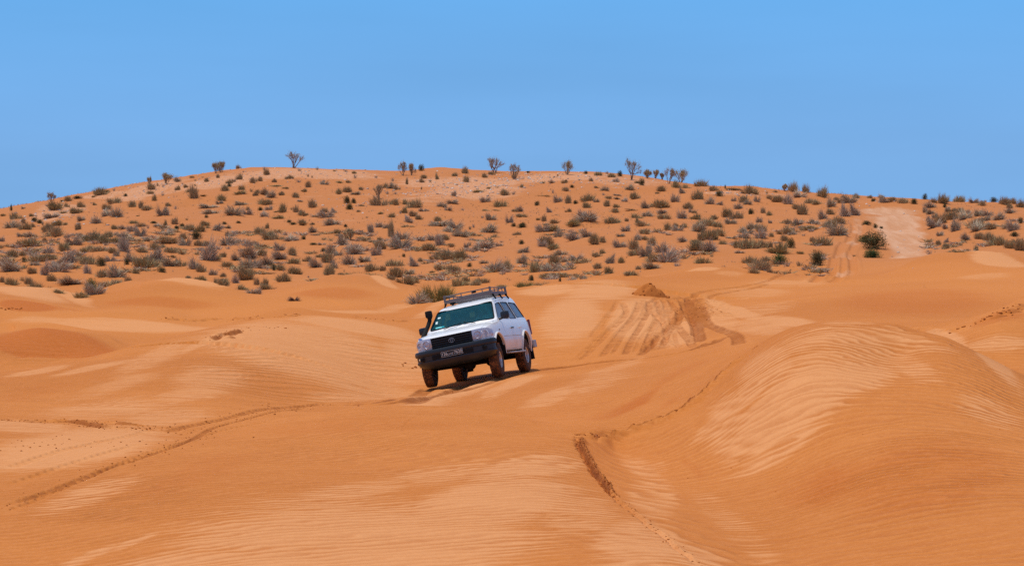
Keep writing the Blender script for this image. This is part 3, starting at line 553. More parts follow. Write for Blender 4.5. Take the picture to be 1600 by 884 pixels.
TREES = [  # skyline trees: px, base row, width, height, lean, density, seed
 (80.5,318,10,16,.1,.7,1),(459,262.5,25,24,.0,.55,2),(337,271,10,15,-.1,1.0,3),(344.5,269.5,10,15,.05,1.5,4),(260,288,13,16,.1,1.4,5),
 (629.5,274,12,20,-.1,.9,6),(643,274,10,16,.05,1.5,7),(773.5,270,20,22,.35,.8,8),(803.5,280,14,22,.45,.9,9),(886,273,13,20,.1,1.3,10),
 (986,281,25,31,.25,.7,11),(1012,279,9,12,0,1.7,12),(1024,279,8,12,0,1.3,13),(1045,287,15,21,.1,1.0,14),(1063,284,16,18,.1,1.4,15),
 (1226,299,5,9,0,1.3,16),(233.5,289,6,12,0,.5,17),(592,311,11,21,-.1,.9,18),(547.5,374,16,15,0,1.0,19),(1035,277,5,9,0,.9,20)]
shr = []
for k, (px, py, w, h, t) in enumerate(SHRUBS):
    g = hit(px, py - min(0.22 * h, 2.5))
    s = g.y / FPX
    shr.append([g.x, g.y, w * s, h * s, t, px, py, w, h])
# wind-heaped sand under the scrub
for x, y, w, h, t, *_ in shr:
    if t in 'GOD' and w > 0.45:
        r = w * 0.85; f = 0.16 if t == 'G' else 0.09
        if y < 110: f *= 0.5
        a = math.atan2(x, y); rr = math.hypot(x, y)
        i0, i1 = np.searchsorted(AZ, [a - 3 * r / rr, a + 3 * r / rr]); j0, j1 = np.searchsorted(RV, [math.log(rr - 3 * r), math.log(rr + 3 * r)])
        xx = X[i0:i1, j0:j1] - x; yy = Y[i0:i1, j0:j1] - y
        Z[i0:i1, j0:j1] += f * h * np.exp(-((xx * 0.8 + yy * 0.15) ** 2 + (yy * 0.9) ** 2) / (r * r))
_rr = RV
def ground(x, y):
    """height of the finished sand sheet"""
    a = math.atan2(x, y); r = math.log(math.hypot(x, y))
    i = min(max(int(np.searchsorted(AZ, a)) - 1, 0), NA - 2); j = min(max(int(np.searchsorted(RV, r)) - 1, 0), NR - 2)
    fa = (a - AZ[i]) / (AZ[i + 1] - AZ[i]); fr = (r - RV[j]) / (RV[j + 1] - RV[j])
    return float((Z[i, j] * (1 - fa) + Z[i + 1, j] * fa) * (1 - fr) + (Z[i, j + 1] * (1 - fa) + Z[i + 1, j + 1] * fa) * fr)

# ------------------------------------------------------------------ sand: mesh and material
def N(nt, typ, **kw):
    n = nt.nodes.new(typ)
    for k, v in kw.items():
        if k.startswith('i'):
            n.inputs[int(k[1:])].default_value = v
        else: setattr(n, k, v)
    return n
def attr(nt, name):
    n = nt.nodes.new("ShaderNodeAttribute"); n.attribute_name = name; return n.outputs['Fac']
def math_(nt, op, a, b=None, c=None):
    n = nt.nodes.new("ShaderNodeMath"); n.operation = op
    for i, q in enumerate((a, b, c)):
        if q is None: continue
        if isinstance(q, (int, float)): n.inputs[i].default_value = q
        else: nt.links.new(q, n.inputs[i])
    return n.outputs[0]
def mixc(nt, f, a, b):
    n = nt.nodes.new("ShaderNodeMix"); n.data_type = 'RGBA'
    for i, q in ((0, f), (6, a), (7, b)):
        if isinstance(q, tuple): n.inputs[i].default_value = (*q, 1)
        elif isinstance(q, (int, float)): n.inputs[i].default_value = q
        else: nt.links.new(q, n.inputs[i])
    return n.outputs[2]
def noise(nt, vec, scale, detail=2.0, rough=0.5, out=0):
    n = nt.nodes.new("ShaderNodeTexNoise"); n.inputs['Scale'].default_value = scale
    n.inputs['Detail'].default_value = detail; n.inputs['Roughness'].default_value = rough
    if vec is not None: nt.links.new(vec, n.inputs['Vector'])
    return n.outputs[out]
def sstep(nt, x, a, b):
    n = nt.nodes.new("ShaderNodeMapRange"); n.interpolation_type = 'SMOOTHSTEP'
    nt.links.new(x, n.inputs[0]); n.inputs[1].default_value = a; n.inputs[2].default_value = b
    return n.outputs[0]
def mapping(nt, vec, scale, rot=(0, 0, 0)):
    n = nt.nodes.new("ShaderNodeMapping"); n.inputs['Scale'].default_value = scale; n.inputs['Rotation'].default_value = rot
    nt.links.new(vec, n.inputs['Vector']); return n.outputs[0]

sand = M_new("sand", (0.5, 0.2, 0.07), 0.95, spec=0.12)
nt = sand.node_tree; bs = nt.nodes["Principled BSDF"]
pos = nt.nodes.new("ShaderNodeNewGeometry").outputs['Position']
ph = attr(nt, "phase")
# small wind ripples
warp = math_(nt, 'MULTIPLY_ADD', noise(nt, pos, 0.45, 2.0), 3.4, math_(nt, 'MULTIPLY', noise(nt, pos, 1.9, 2.0), 2.1))
def saw(x):
    fr_ = math_(nt, 'FRACT', x)
    return sstep(nt, math_(nt, 'MINIMUM', math_(nt, 'MULTIPLY', fr_, 1.0 / 0.68), math_(nt, 'MULTIPLY', math_(nt, 'SUBTRACT', 1.0, fr_), 1.0 / 0.32)), 0.0, 1.0)
sxyz = nt.nodes.new("ShaderNodeSeparateXYZ"); nt.links.new(pos, sxyz.inputs[0])
ph2 = math_(nt, 'ADD', math_(nt, 'MULTIPLY', sxyz.outputs[0], 3.1), math_(nt, 'MULTIPLY', sxyz.outputs[1], 1.15))
ph2 = math_(nt, 'MULTIPLY_ADD', noise(nt, pos, 0.8, 2.0), 2.8, ph2)
r2 = attr(nt, "rip2")
wv1 = saw(math_(nt, 'ADD', warp, ph)); wv2 = saw(ph2)
wm = nt.nodes.new("ShaderNodeMix"); nt.links.new(r2, wm.inputs[0]); nt.links.new(wv1, wm.inputs[2]); nt.links.new(wv2, wm.inputs[3])
wv = wm.outputs[0]
brk = sstep(nt, noise(nt, pos, 0.9, 3.0), 0.3, 0.62)           # ripples fade in and out
ramp_ = math_(nt, 'MULTIPLY', attr(nt, "ripple"), math_(nt, 'MULTIPLY_ADD', brk, 0.6, 0.4))
# large ripples
mph = math_(nt, 'MULTIPLY_ADD', noise(nt, pos, 0.35, 2.0), 2.4, math_(nt, 'MULTIPLY', ph, 0.30))
mtri = math_(nt, 'PINGPONG', mph, 0.5)
mwv = sstep(nt, mtri, 0.0, 0.5)
mamp = attr(nt, "mega")
pal = attr(nt, "pale"); dk = attr(nt, "dark"); stn = attr(nt, "stony"); rd = attr(nt, "road")
n1 = noise(nt, mapping(nt, pos, (0.35, 0.6, 1.0), (0, 0, 0.5)), 1.0, 7.0, 0.68)
n2 = noise(nt, pos, 0.08, 3.0)
n3 = noise(nt, pos, 7.0, 3.0, 0.6)
streak = noise(nt, mapping(nt, pos, (0.55, 3.2, 1.0), (0, 0, 0.55)), 1.0, 3.0, 0.6)
# pale coarse grains lie on the ripple tops first
a = math_(nt, 'MULTIPLY_ADD', math_(nt, 'SUBTRACT', wv, 0.5), math_(nt, 'MULTIPLY', ramp_, 0.36), pal)
a = math_(nt, 'MULTIPLY_ADD', math_(nt, 'SUBTRACT', n1, 0.5), 0.75, a)
a = math_(nt, 'MULTIPLY_ADD', math_(nt, 'SUBTRACT', streak, 0.5), 0.75, a)
a = math_(nt, 'MULTIPLY_ADD', math_(nt, 'SUBTRACT', mwv, 0.5), math_(nt, 'MULTIPLY', mamp, 0.3), a)
pm = sstep(nt, a, 0.20, 0.72)
ORANGE = (0.565, 0.198, 0.044); ORANGE2 = (0.500, 0.166, 0.034); PALE = (0.665, 0.305, 0.122); DARK = (0.30, 0.085, 0.018)
c = mixc(nt, sstep(nt, n2, 0.35, 0.65), ORANGE, ORANGE2)
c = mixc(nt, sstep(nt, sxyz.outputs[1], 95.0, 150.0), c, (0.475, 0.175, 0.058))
c = mixc(nt, sstep(nt, math_(nt, 'MULTIPLY_ADD', n1, -0.15, math_(nt, 'MULTIPLY', pal, -1.0)), 0.12, 0.48), c, (0.46, 0.122, 0.016))
c = mixc(nt, math_(nt, 'MULTIPLY', pm, 0.78), c, PALE)
# ripple troughs coloured darker, to strengthen the ripples
c = mixc(nt, math_(nt, 'MULTIPLY', math_(nt, 'MULTIPLY', math_(nt, 'SUBTRACT', 1.0, wv), ramp_), 0.40), c, (0.40, 0.110, 0.018))
c = mixc(nt, math_(nt, 'MULTIPLY', sstep(nt, n3, 0.35, 0.75), 0.16), c, (0.66, 0.27, 0.095))
n4 = noise(nt, pos, 24.0, 3.0, 0.7)
c = mixc(nt, math_(nt, 'MULTIPLY', sstep(nt, n4, 0.50, 0.72), 0.22), c, (0.36, 0.10, 0.018))
c = mixc(nt, math_(nt, 'MULTIPLY', sstep(nt, n4, 0.50, 0.30), 0.18), c, (0.74, 0.36, 0.15))
# crusted rubble ground: pale with grey pebbles
pb = nt.nodes.new("ShaderNodeTexVoronoi"); pb.inputs['Scale'].default_value = 2.2; nt.links.new(pos, pb.inputs['Vector'])
pbn = noise(nt, pos, 0.5, 4.0, 0.65)
sm = math_(nt, 'MULTIPLY', sstep(nt, math_(nt, 'MULTIPLY_ADD', math_(nt, 'SUBTRACT', pbn, 0.5), 1.6, stn), 0.25, 0.75), 1.0)
c = mixc(nt, math_(nt, 'MULTIPLY', sm, 0.46), c, (0.64, 0.34, 0.19))
peb = math_(nt, 'MULTIPLY', sstep(nt, noise(nt, pos, 2.6, 3.0, 0.7), 0.56, 0.66), sm)
c = mixc(nt, math_(nt, 'MULTIPLY', peb, 0.55), c, (0.34, 0.23, 0.19))
peb2 = math_(nt, 'MULTIPLY', sstep(nt, noise(nt, mapping(nt, pos, (1, 1, 1), (0, 0, 1.3)), 3.4, 3.0, 0.7), 0.60, 0.68), sm)
c = mixc(nt, math_(nt, 'MULTIPLY', peb2, 0.7), c, (0.78, 0.62, 0.50))
# worn road
rn = noise(nt, mapping(nt, pos, (1.1, 0.12, 1.0), (0, 0, -0.15)), 1.0, 4.0, 0.6)
rm = sstep(nt, math_(nt, 'MULTIPLY_ADD', math_(nt, 'SUBTRACT', rn, 0.5), 0.7, rd), 0.2, 0.65)
rc = mixc(nt, sstep(nt, rn, 0.35, 0.7), (0.52, 0.255, 0.13), (0.60, 0.345, 0.21))
c = mixc(nt, math_(nt, 'MULTIPLY', rm, 0.9), c, rc)
# churned damp sand
dn = noise(nt, pos, 5.0, 4.0, 0.7)
dm = sstep(nt, math_(nt, 'MULTIPLY_ADD', math_(nt, 'SUBTRACT', dn, 0.5), 0.6, dk), 0.22, 0.85)
c = mixc(nt, math_(nt, 'MULTIPLY', dm, math_(nt, 'MULTIPLY_ADD', dk, 0.62, 0.12)), c, DARK)
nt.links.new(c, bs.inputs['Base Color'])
# relief finer than the mesh
grain = noise(nt, pos, 55.0, 2.0, 0.6)
lump = noise(nt, pos, 6.5, 4.0, 0.65)
h = math_(nt, 'MULTIPLY', math_(nt, 'MULTIPLY', wv, ramp_), math_(nt, 'MULTIPLY_ADD', pm, -0.009, 0.019))
h = math_(nt, 'ADD', h, math_(nt, 'MULTIPLY', math_(nt, 'MULTIPLY', mwv, mamp), 0.05))
h = math_(nt, 'MULTIPLY_ADD', grain, 0.0022, h)
h = math_(nt, 'MULTIPLY_ADD', lump, math_(nt, 'MULTIPLY_ADD', dm, 0.028, 0.003), h)
h = math_(nt, 'MULTIPLY_ADD', pbn, math_(nt, 'MULTIPLY', sm, 0.06), h)
bp = nt.nodes.new("ShaderNodeBump"); bp.inputs['Strength'].default_value = 1.0; bp.inputs['Distance'].default_value = 1.0
nt.links.new(h, bp.inputs['Height']); nt.links.new(bp.outputs[0], bs.inputs['Normal'])

I0 = np.arange(NA - 1)[:, None] * NR + np.arange(NR - 1)[None]
F = np.stack([I0, I0 + 1, I0 + NR + 1, I0 + NR], -1).reshape(-1, 4)
# close the circle behind the viewer
Fc = np.stack([(NA - 1) * NR + np.arange(NR - 1), (NA - 1) * NR + np.arange(1, NR), np.arange(1, NR), np.arange(NR - 1)], -1)
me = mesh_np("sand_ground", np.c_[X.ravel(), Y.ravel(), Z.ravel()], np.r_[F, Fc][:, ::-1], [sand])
def kx(x): return -0.40 * x + 0.80 * np.sqrt((x - .5) ** 2 + 3.0)
wy = fbm(X / 4.0, Y / 6.0, 61, 2)
phase = (Y + kx(X) + 0.9 * wy + 0.12 * Z - 1.5 * smooth(0.0, 4.0, X) * (1 - smooth(34, 46, D)) * (Z + 2.6)) / 0.29
for nm, arr in (("phase", phase), ("pale", pale), ("dark", dark), ("stony", stony), ("road", road), ("ripple", ripple * (1 - 0.85 * smooth(45, 90, D))), ("mega", mega), ("rip2", rip2)):
    at = me.attributes.new(nm, 'FLOAT', 'POINT'); at.data.foreach_set("value", np.ascontiguousarray(arr, dtype=np.float32).ravel())
go = bpy.data.objects.new("sand_ground", me); col.objects.link(go); go["kind"] = "structure"

# ------------------------------------------------------------------ scrub plants
def plant_mat(name, c1, c2, c3, sc=6.0):
    m = M_new(name, c1, 0.9, spec=0.1); n_ = m.node_tree; b = n_.nodes["Principled BSDF"]
    oi = n_.nodes.new("ShaderNodeObjectInfo"); geo = n_.nodes.new("ShaderNodeNewGeometry")
    tc = n_.nodes.new("ShaderNodeTexCoord")
    f = sstep(n_, noise(n_, tc.outputs['Object'], sc, 3.0), 0.35, 0.65)
    x = mixc(n_, f, c1, c2)
    x = mixc(n_, math_(n_, 'MULTIPLY', oi.outputs['Random'], 0.75), x, c3)
    x = mixc(n_, math_(n_, 'MULTIPLY', geo.outputs['Random Per Island'], 0.35), x, tuple(q * 1.5 for q in c2))
    n_.links.new(x, b.inputs['Base Color'])
    return m
PM = {'G': plant_mat("grey_twigs", (0.40, 0.285, 0.20), (0.50, 0.38, 0.28), (0.38, 0.30, 0.18)),
      'O': plant_mat("olive_grass", (0.40, 0.275, 0.135), (0.34, 0.26, 0.135), (0.46, 0.31, 0.175)),
      'S': plant_mat("straw_grass", (0.42, 0.29, 0.14), (0.36, 0.27, 0.13), (0.33, 0.25, 0.125)),
      'D': plant_mat("dark_foliage", (0.075, 0.070, 0.030), (0.11, 0.098, 0.040), (0.13, 0.10, 0.05)),
      'E': plant_mat("green_foliage", (0.050, 0.085, 0.028), (0.085, 0.125, 0.042), (0.075, 0.09, 0.035)),
      'T': plant_mat("green_grass", (0.27, 0.215, 0.070), (0.38, 0.28, 0.11), (0.21, 0.18, 0.06)),
      'R': plant_mat("dead_twigs", (0.19, 0.10, 0.07), (0.25, 0.145, 0.10), (0.17, 0.10, 0.08)),
      'W': plant_mat("bark", (0.22, 0.15, 0.11), (0.28, 0.19, 0.14), (0.20, 0.14, 0.10)),
      'L': plant_mat("thin_foliage", (0.33, 0.24, 0.13), (0.40, 0.30, 0.17), (0.36, 0.25, 0.17))}
def blades(rs, base, tip, w):
    """thin two-piece blades from base to tip with a slight bow; returns triangles"""
    d = tip - base
    sdir = np.cross(d, rs.normal(size=d.shape)); sdir /= np.linalg.norm(sdir, axis=1)[:, None] + 1e-9
    mid = (base + tip) / 2 + rs.normal(size=d.shape) * np.linalg.norm(d, axis=1)[:, None] * 0.06
    w = w[:, None]
    v = np.stack([base - sdir * w * .5, base + sdir * w * .5, mid + sdir * w * .5, mid - sdir * w * .5, tip], 1)
    n = len(base); o = np.arange(n)[:, None] * 5
    f = np.concatenate([o + [0, 1, 2], o + [0, 2, 3], o + [3, 2, 4]])
    return v.reshape(-1, 3), f
def leaves(rs, c, s):
    a = rs.normal(size=c.shape); a /= np.linalg.norm(a, axis=1)[:, None]
    b = np.cross(a, rs.normal(size=c.shape)); b /= np.linalg.norm(b, axis=1)[:, None]
    s = s[:, None]
    v = np.stack([c - a * s, c + b * s * .5, c + a * s], 1); n = len(c); o = np.arange(n)[:, None] * 3
    return v.reshape(-1, 3), o + [0, 1, 2]
def join(parts):
    vs_, fs_ = [], []; k = 0
    for v, f in parts:
        vs_.append(v); fs_.append(f + k); k += len(v)
    return np.concatenate(vs_), np.concatenate(fs_)
def dome(rs, n, lob, lo=0.35, hi=1.0, flat=0.0):
    """points in a clump of uneven domes, about one unit wide and high"""
    L = int(3 + lob[0] % 3) if not flat else 4; ls = np.random.RandomState(int(lob[1] * 1000))
    cx = np.linspace(-.30, .30, L) + ls.normal(size=L) * .05; cy = ls.normal(size=L) * .12
    rr = ls.uniform(.16, .30, L); hh = ls.uniform(.45, 1.0, L); hh[ls.randint(L)] = 1.0
    if flat: cx *= .55; rr = ls.uniform(.28, .36, L); hh = ls.uniform(.8, 1, L)
    k = rs.choice(L, n, p=rr * rr * hh / (rr * rr * hh).sum())
    th = rs.uniform(0, 2 * math.pi, n); cz = rs.uniform(0.0, 1, n) ** 0.8
    r = rs.uniform(lo * .7, hi, n) ** (0.6 if flat else 0.95) * (1 if flat else 1.08)
    m = 1 + 0.22 * np.sin(th * 2 + lob[2]) + 0.2 * np.sin(th * 5 + cz * 4 + lob[3]); sr = np.sqrt(1 - cz * cz)
    return np.c_[cx[k] + rr[k] * r * sr * np.cos(th) * m, cy[k] + rr[k] * r * sr * np.sin(th) * m, hh[k] * r * cz * (.9 + .1 * m)]
def shrub_mesh(kind, seed):
    rs = np.random.RandomState(seed); lob = rs.uniform(0, 6.28, 6)
    if kind in 'GR':
        n = 520 if kind == 'G' else 330
        tip = dome(rs, n, lob, 0.4, 1.0)
        base = tip * np.array([.35, .35, .25]) * rs.uniform(.2, 1.1, (n, 1)) + rs.normal(size=(n, 3)) * .03; base[:, 2] = np.abs(base[:, 2]) - .02
        c1 = dome(rs, 620 if kind == 'G' else 260, lob, 0.25, 0.98); 
        v, f = join([blades(rs, base, tip + rs.normal(size=tip.shape) * .035, rs.uniform(.010, .024, n)), leaves(rs, c1, rs.uniform(.014, .032, len(c1)))])
    elif kind in 'OST':
        n = 520 if kind != 'T' else 1500
        cl = rs.randint(3, 7); cc = rs.uniform(-.28, .28, (cl, 2)); ch = rs.uniform(.55, 1.0, cl); k = rs.randint(0, cl, n)
        base = np.c_[cc[k] + rs.normal(size=(n, 2)) * .085, np.full(n, -.03)]
        edge = np.sqrt(np.clip(1.08 - (np.hypot(base[:, 0], base[:, 1]) / .47) ** 2, .12, 1))
        out = rs.normal(size=(n, 2)) * (.16 if kind != 'O' else .13) + cc[k] * .5
        tip = np.c_[base[:, :2] + out, ch[k] * edge * rs.uniform(.3, 1.12, n) ** 1.25]
        n2 = 260 if kind == 'O' else 120
        c1 = dome(rs, n2, lob, .2, .85) * [.8, .8, .6]
        v, f = join([blades(rs, base, tip, rs.uniform(.014, .028, n) * (0.6 if kind == 'T' else 1)), leaves(rs, c1, rs.uniform(.012, .03, n2))])
    else:
        n = 2400; c1 = dome(rs, n, lob, 0.35, 1.0, 1.0); n2 = 120
        tip = dome(rs, n2, lob, .8, 1.08, 1.0); base = tip * .3
        v, f = join([leaves(rs, c1, rs.uniform(.026, .05, n)), blades(rs, base, tip, rs.uniform(.012, .02, n2))])
    v[:, 2] = np.where(v[:, 2] < -.05, -.05, v[:, 2])
    return mesh_np("scrub_" + kind, v, f, [PM[kind]], smooth=False)
SM = {k: [shrub_mesh(k, 100 * i + ord(k)) for i in range(c)] for k, c in (('G', 8), ('O', 8), ('S', 5), ('D', 5), ('E', 2), ('T', 2), ('R', 1))}
NAMES = {'G': 'scrub_bush', 'O': 'grass_tuft', 'S': 'straw_clump', 'D': 'evergreen_bush', 'E': 'evergreen_bush', 'T': 'tall_tussock', 'R': 'dead_branch'}
rnd = random.Random(4)
small = []
placed = []
for x, y, w, h, t, px, py, wp, hp in shr:
    if wp < 6.0 and hp < 6.0 and py < 434:
        small.append((x, y, w, h, t)); continue
    o = bpy.data.objects.new(NAMES[t], SM[t][rnd.randrange(len(SM[t]))])
    o.location = (x, y, ground(x, y) - 0.02 * h)
    o.rotation_euler = (rnd.uniform(-.1, .1), rnd.uniform(-.14, .14), rnd.choice((0, math.pi)) + rnd.uniform(-.5, .5))
    if t == 'R': o.rotation_euler = (0, 0, 0)
    k = rnd.uniform(.95, 1.08)
    q_, qh = {'G': (1.55, 1.48), 'O': (1.42, 1.42), 'S': (1.35, 1.4), 'T': (1.15, 1.25)}.get(t, (1.12, 1.12))
    q_ *= rnd.uniform(.82, 1.2); qh *= rnd.uniform(.8, 1.32)
    o.scale = (w * q_ * k, w * q_ * k, h * qh)
    col.objects.link(o)
    placed.append((o, t, px, py, wp, hp))

# ------------------------------------------------------------------ skyline trees
def tube(rs, p, q, r0, r1, n=5):
    d = q - p; L_ = np.linalg.norm(d); a = np.cross(d, [0.3, 0.9, 0.2]); a /= np.linalg.norm(a) + 1e-9; b = np.cross(d / (L_ + 1e-9), a)
    an = np.arange(n) * 2 * math.pi / n
    ring = np.cos(an)[:, None] * a + np.sin(an)[:, None] * b
    v = np.r_[p + ring * r0, q + ring * r1]
    f = [(i, (i + 1) % n, n + (i + 1) % n) for i in range(n)] + [(i, n + (i + 1) % n, n + i) for i in range(n)]
    return v, np.array(f)
def make_tree(px, py, w, h, lean, dens, seed):
    g = hit(px, py); s = g.y / FPX; W_, H_ = w * s * 1.12, h * s * 1.1
    rs = np.random.RandomState(seed); segs = []; tips = []
    def grow(p, d, L_, r, lev):
        q = p + d * L_
        tips.extend([p + (q - p) * f_ for f_ in ((.55, .95) if lev == 0 else (.3, .65))])
        segs.append(tube(rs, p, q, r, r * .68, 6 if lev < 2 else 4))
        if lev >= 3: tips.append(q); return
        for k in range(rs.randint(2, 4) if lev else rs.randint(2, 4)):
            nd = d + rs.normal(size=3) * (.30 if lev else .38) + np.array([lean * .25, 0, .20]); nd /= np.linalg.norm(nd)
            grow(q, nd, L_ * rs.uniform(.62, .9), r * .66, lev + 1)
        if lev >= 1: tips.append(q)
    for k in range(4 + rs.randint(3)):
        d = np.array([rs.normal() * .42 + lean * .6, rs.normal() * .42, 1.0]); d /= np.linalg.norm(d)
        grow(np.array([rs.normal() * .03, rs.normal() * .03, -.06]), d, .24, .018, 0)
    v, f = join(segs); tp = np.array(tips)
    hi = max(v[:, 2].max(), tp[:, 2].max()); wd = np.percentile(np.abs(np.r_[v[:, 0], tp[:, 0]]), 96) * 2
    sc = np.array([W_ / wd, W_ / wd, H_ / hi])
    v = v * sc
    n = int(1500 * dens)
    c1 = tp[rs.randint(0, len(tp), n)] * sc + rs.normal(size=(n, 3)) * (np.array([W_, W_, H_]) * (.062 + .03 * (dens > .95)))
    lv, lf = leaves(rs, c1, rs.uniform(.03, .07, n))
    tw0 = tp[rs.randint(0, len(tp), 140)] * sc; tw1 = tw0 + rs.normal(size=(140, 3)) * [.09, .09, .12] + [0, 0, .07]
    bv, bf = blades(rs, tw0, tw1, rs.uniform(.010, .02, 140))
    cv, cf = join([(lv, lf), (bv, bf)])
    root = bpy.data.objects.new("desert_tree", None); col.objects.link(root)
    root.location = (g.x, g.y, ground(g.x, g.y)); root.empty_display_size = .3
    t_ = bpy.data.objects.new("trunk", mesh_np("trunk", v, f, [PM['W']])); t_.parent = root; col.objects.link(t_)
    c_ = bpy.data.objects.new("crown", mesh_np("crown", cv, cf, [PM['L'] if dens < 1.2 else PM['O']], smooth=False)); c_.parent = root; col.objects.link(c_)
    return root
TREE_LABELS = [
 "thin stalked little tree at the far left of the skyline above the pale rubble",
 "big airy many-stemmed shrub tree alone on top of the hill, second tallest on the skyline",
 "left and thinner of the two touching small trees on the skyline",
 "right and rounder of the two touching small trees on the left skyline",
 "dense twiggy bush tree on the left slope of the skyline beside two bare spikes",
 "thin open shrub tree, leftmost of the pair left of the small orange dune",
 "dense oval small tree, right one of the pair left of the small orange dune",
 "leaning sparse tree with a bare trunk just right of the small orange dune",
 "shrub tree bent to the right, next right of the leaning sparse tree",
 "upright shrub tree alone on the middle of the skyline with a dark dense foot",
 "tallest tree of the skyline, a vase of bare leaning stems with a patchy crown",
 "dark stumpy bush tree just right of the tallest skyline tree",
 "small thin shrub tree, second to the right of the tallest skyline tree",
 "twiggy shrub tree, left of two large ones where the skyline starts to fall",
 "round leafy shrub tree, right of two large ones where the skyline starts to fall",
 "tiny dark upright tree on the right skyline beside the round brown bush",
 "bare double spike of a plant on the left skyline",
 "grey vase-shaped shrub tree on the upper middle of the hill below the skyline",
 "little grey umbrella-shaped tree alone on bare sand in the middle of the slope",
 "very small thin tree just left of two large shrub trees on the skyline"]
for a_, lb in zip(TREES, TREE_LABELS):
    tag(make_tree(*a_), lb, "tree", "small trees on and below the skyline")

# ------------------------------------------------------------------ stones, sprigs and clods: uncountable small stuff
rs = np.random.RandomState(12)
ICO = bmesh.new(); bmesh.ops.create_icosphere(ICO, subdivisions=1, radius=1.0)
ICO_V = np.array([v.co[:] for v in ICO.verts]); ICO_F = np.array([[v.index for v in f.verts] for f in ICO.faces]); ICO.free()
def lumps(spots, flat=0.6, rough=0.3):
    vs_, fs_ = [], []
    for i, (x, y, z, r) in enumerate(spots):
        v = ICO_V * (1 + rs.uniform(-rough, rough, (len(ICO_V), 1))) * r * np.array([rs.uniform(.7, 1.4), rs.uniform(.7, 1.3), flat * rs.uniform(.7, 1.3)])
        a = rs.uniform(0, 6.28); c_, s_ = math.cos(a), math.sin(a)
        v = np.c_[v[:, 0] * c_ - v[:, 1] * s_, v[:, 0] * s_ + v[:, 1] * c_, v[:, 2]] + [x, y, z]
        vs_.append(v); fs_.append(ICO_F + i * len(ICO_V))
    return np.concatenate(vs_), np.concatenate(fs_)
stone_m = M_new("limestone", (0.62, 0.48, 0.38), 0.9, spec=0.15)
n_ = stone_m.node_tree; g_ = n_.nodes.new("ShaderNodeNewGeometry")
n_.links.new(mixc(n_, g_.outputs['Random Per Island'], (0.36, 0.25, 0.19), (0.80, 0.66, 0.55)), n_.nodes["Principled BSDF"].inputs['Base Color'])
clod_m = M_new("damp_sand", (0.34, 0.10, 0.022), 0.95, spec=0.1)
n_ = clod_m.node_tree; g_ = n_.nodes.new("ShaderNodeNewGeometry")
n_.links.new(mixc(n_, g_.outputs['Random Per Island'], (0.25, 0.065, 0.013), (0.52, 0.17, 0.038)), n_.nodes["Principled BSDF"].inputs['Base Color'])
spots = []
for cx, cy, sx, sy, n, r0 in [(740,291,55,7,150,.13),(700,300,35,5,60,.10),(820,276,45,4,110,.10),(880,279,50,5,80,.09),(560,273,70,5,70,.09),(640,303,30,4,40,.09),
                              (95,333,30,12,60,.13),(240,293,30,8,60,.10),(345,284,50,7,80,.09),(430,270,60,4,60,.09),(580,315,40,5,40,.09),(960,285,50,6,60,.09),(1150,303,30,3,40,.11),(1340,318,30,3,20,.1),
                              (620,330,30,10,25,.07),(1410,365,25,25,16,.07),(60,341,25,7,20,.12)]:
    for i in range(n):
        p = hit(cx + rs.normal() * sx, cy + rs.normal() * sy)
        if p.y > 255 and p.y > 270: continue
        spots.append((p.x, p.y, ground(p.x, p.y) + .01, r0 * rs.uniform(.35, 1.35)))
v, f = lumps(spots)
o = bpy.data.objects.new("rubble", mesh_np("rubble", v, f, [stone_m], smooth=False)); col.objects.link(o)
tag(o, "scattered pale limestone rubble lying on bare ground near the hilltop", "rubble", kind="stuff")
spots = []
for pts, n, w, r0 in [(SC[0][0], 500, .04, .013), (SC[1][0], 420, .04, .015), (SC[2][0], 90, .05, .012), (SC[4][0], 180, .2, .02), (SC[5][0], 60, .2, .018), (SC[6][0], 130, .35, .05),
                      (SC[7][0], 26, .15, .035), (SC[10][0], 30, .3, .06), (SC[11][0], 60, .3, .045), (SC[13][0], 160, .5, .03), (RUTS[3][0], 160, .22, .022), (RUTS[5][0], 120, .3, .022), (RUTS[6][0], 160, .16, .018),
                      ([(380,518),(425,512)], 14, .4, .035), ([(0,700),(150,690)], 60, 1.2, .02), ([(640,575),(660,573)], 14, .2, .05), ([(1190,700),(1300,700)], 14, 2, .012)]:
    P = path(pts)
    for i in range(n):
        q = P[rs.randint(len(P))] + rs.normal(size=2) * w * .7
        spots.append((q[0], q[1], ground(q[0], q[1]) + r0 * .1, r0 * .55 * rs.uniform(.3, 1.5)))
v, f = lumps(spots, .7, .35)
o = bpy.data.objects.new("sand_clods", mesh_np("sand_clods", v, f, [clod_m], smooth=False)); col.objects.link(o)
tag(o, "small brown clods of damp sand broken out along the scarp and wheel tracks", "sand clods", kind="stuff")
# freshly dug heap at the head of the fan of tracks
hp = hit(1015, 461)
spots = []
for i in range(420):
    a = rs.uniform(0, 6.28); r = abs(rs.normal()) * .27
    x = hp.x + r * math.cos(a) * 1.05; y = hp.y + r * math.sin(a) * .8
    hh = max(0, .42 * (1 - r / .62)) * rs.uniform(.2, 1)
    spots.append((x - hp.x, y - hp.y, ground(x, y) - hp.z + hh, rs.uniform(.02, .07)))
v, f = lumps(spots, .8, .35)
xs = np.linspace(-.9, .9, 40); gx, gy = np.meshgrid(xs, xs); gr = np.hypot(gx / 1.1, gy / .9)
gz = .44 * np.clip(1 - gr / .52, 0, 1) ** .7 + .07 * fbm(gx * 5, gy * 5, 3, 3) * (gr < .55)
gz = gz + np.array([[ground(hp.x + gx[i, j], hp.y + gy[i, j]) - hp.z for j in range(40)] for i in range(40)]) - .06 * smooth(.45, .65, gr)
gv = np.c_[gx.ravel(), gy.ravel(), gz.ravel()]; ii = (np.arange(39)[:, None] * 40 + np.arange(39)).ravel()
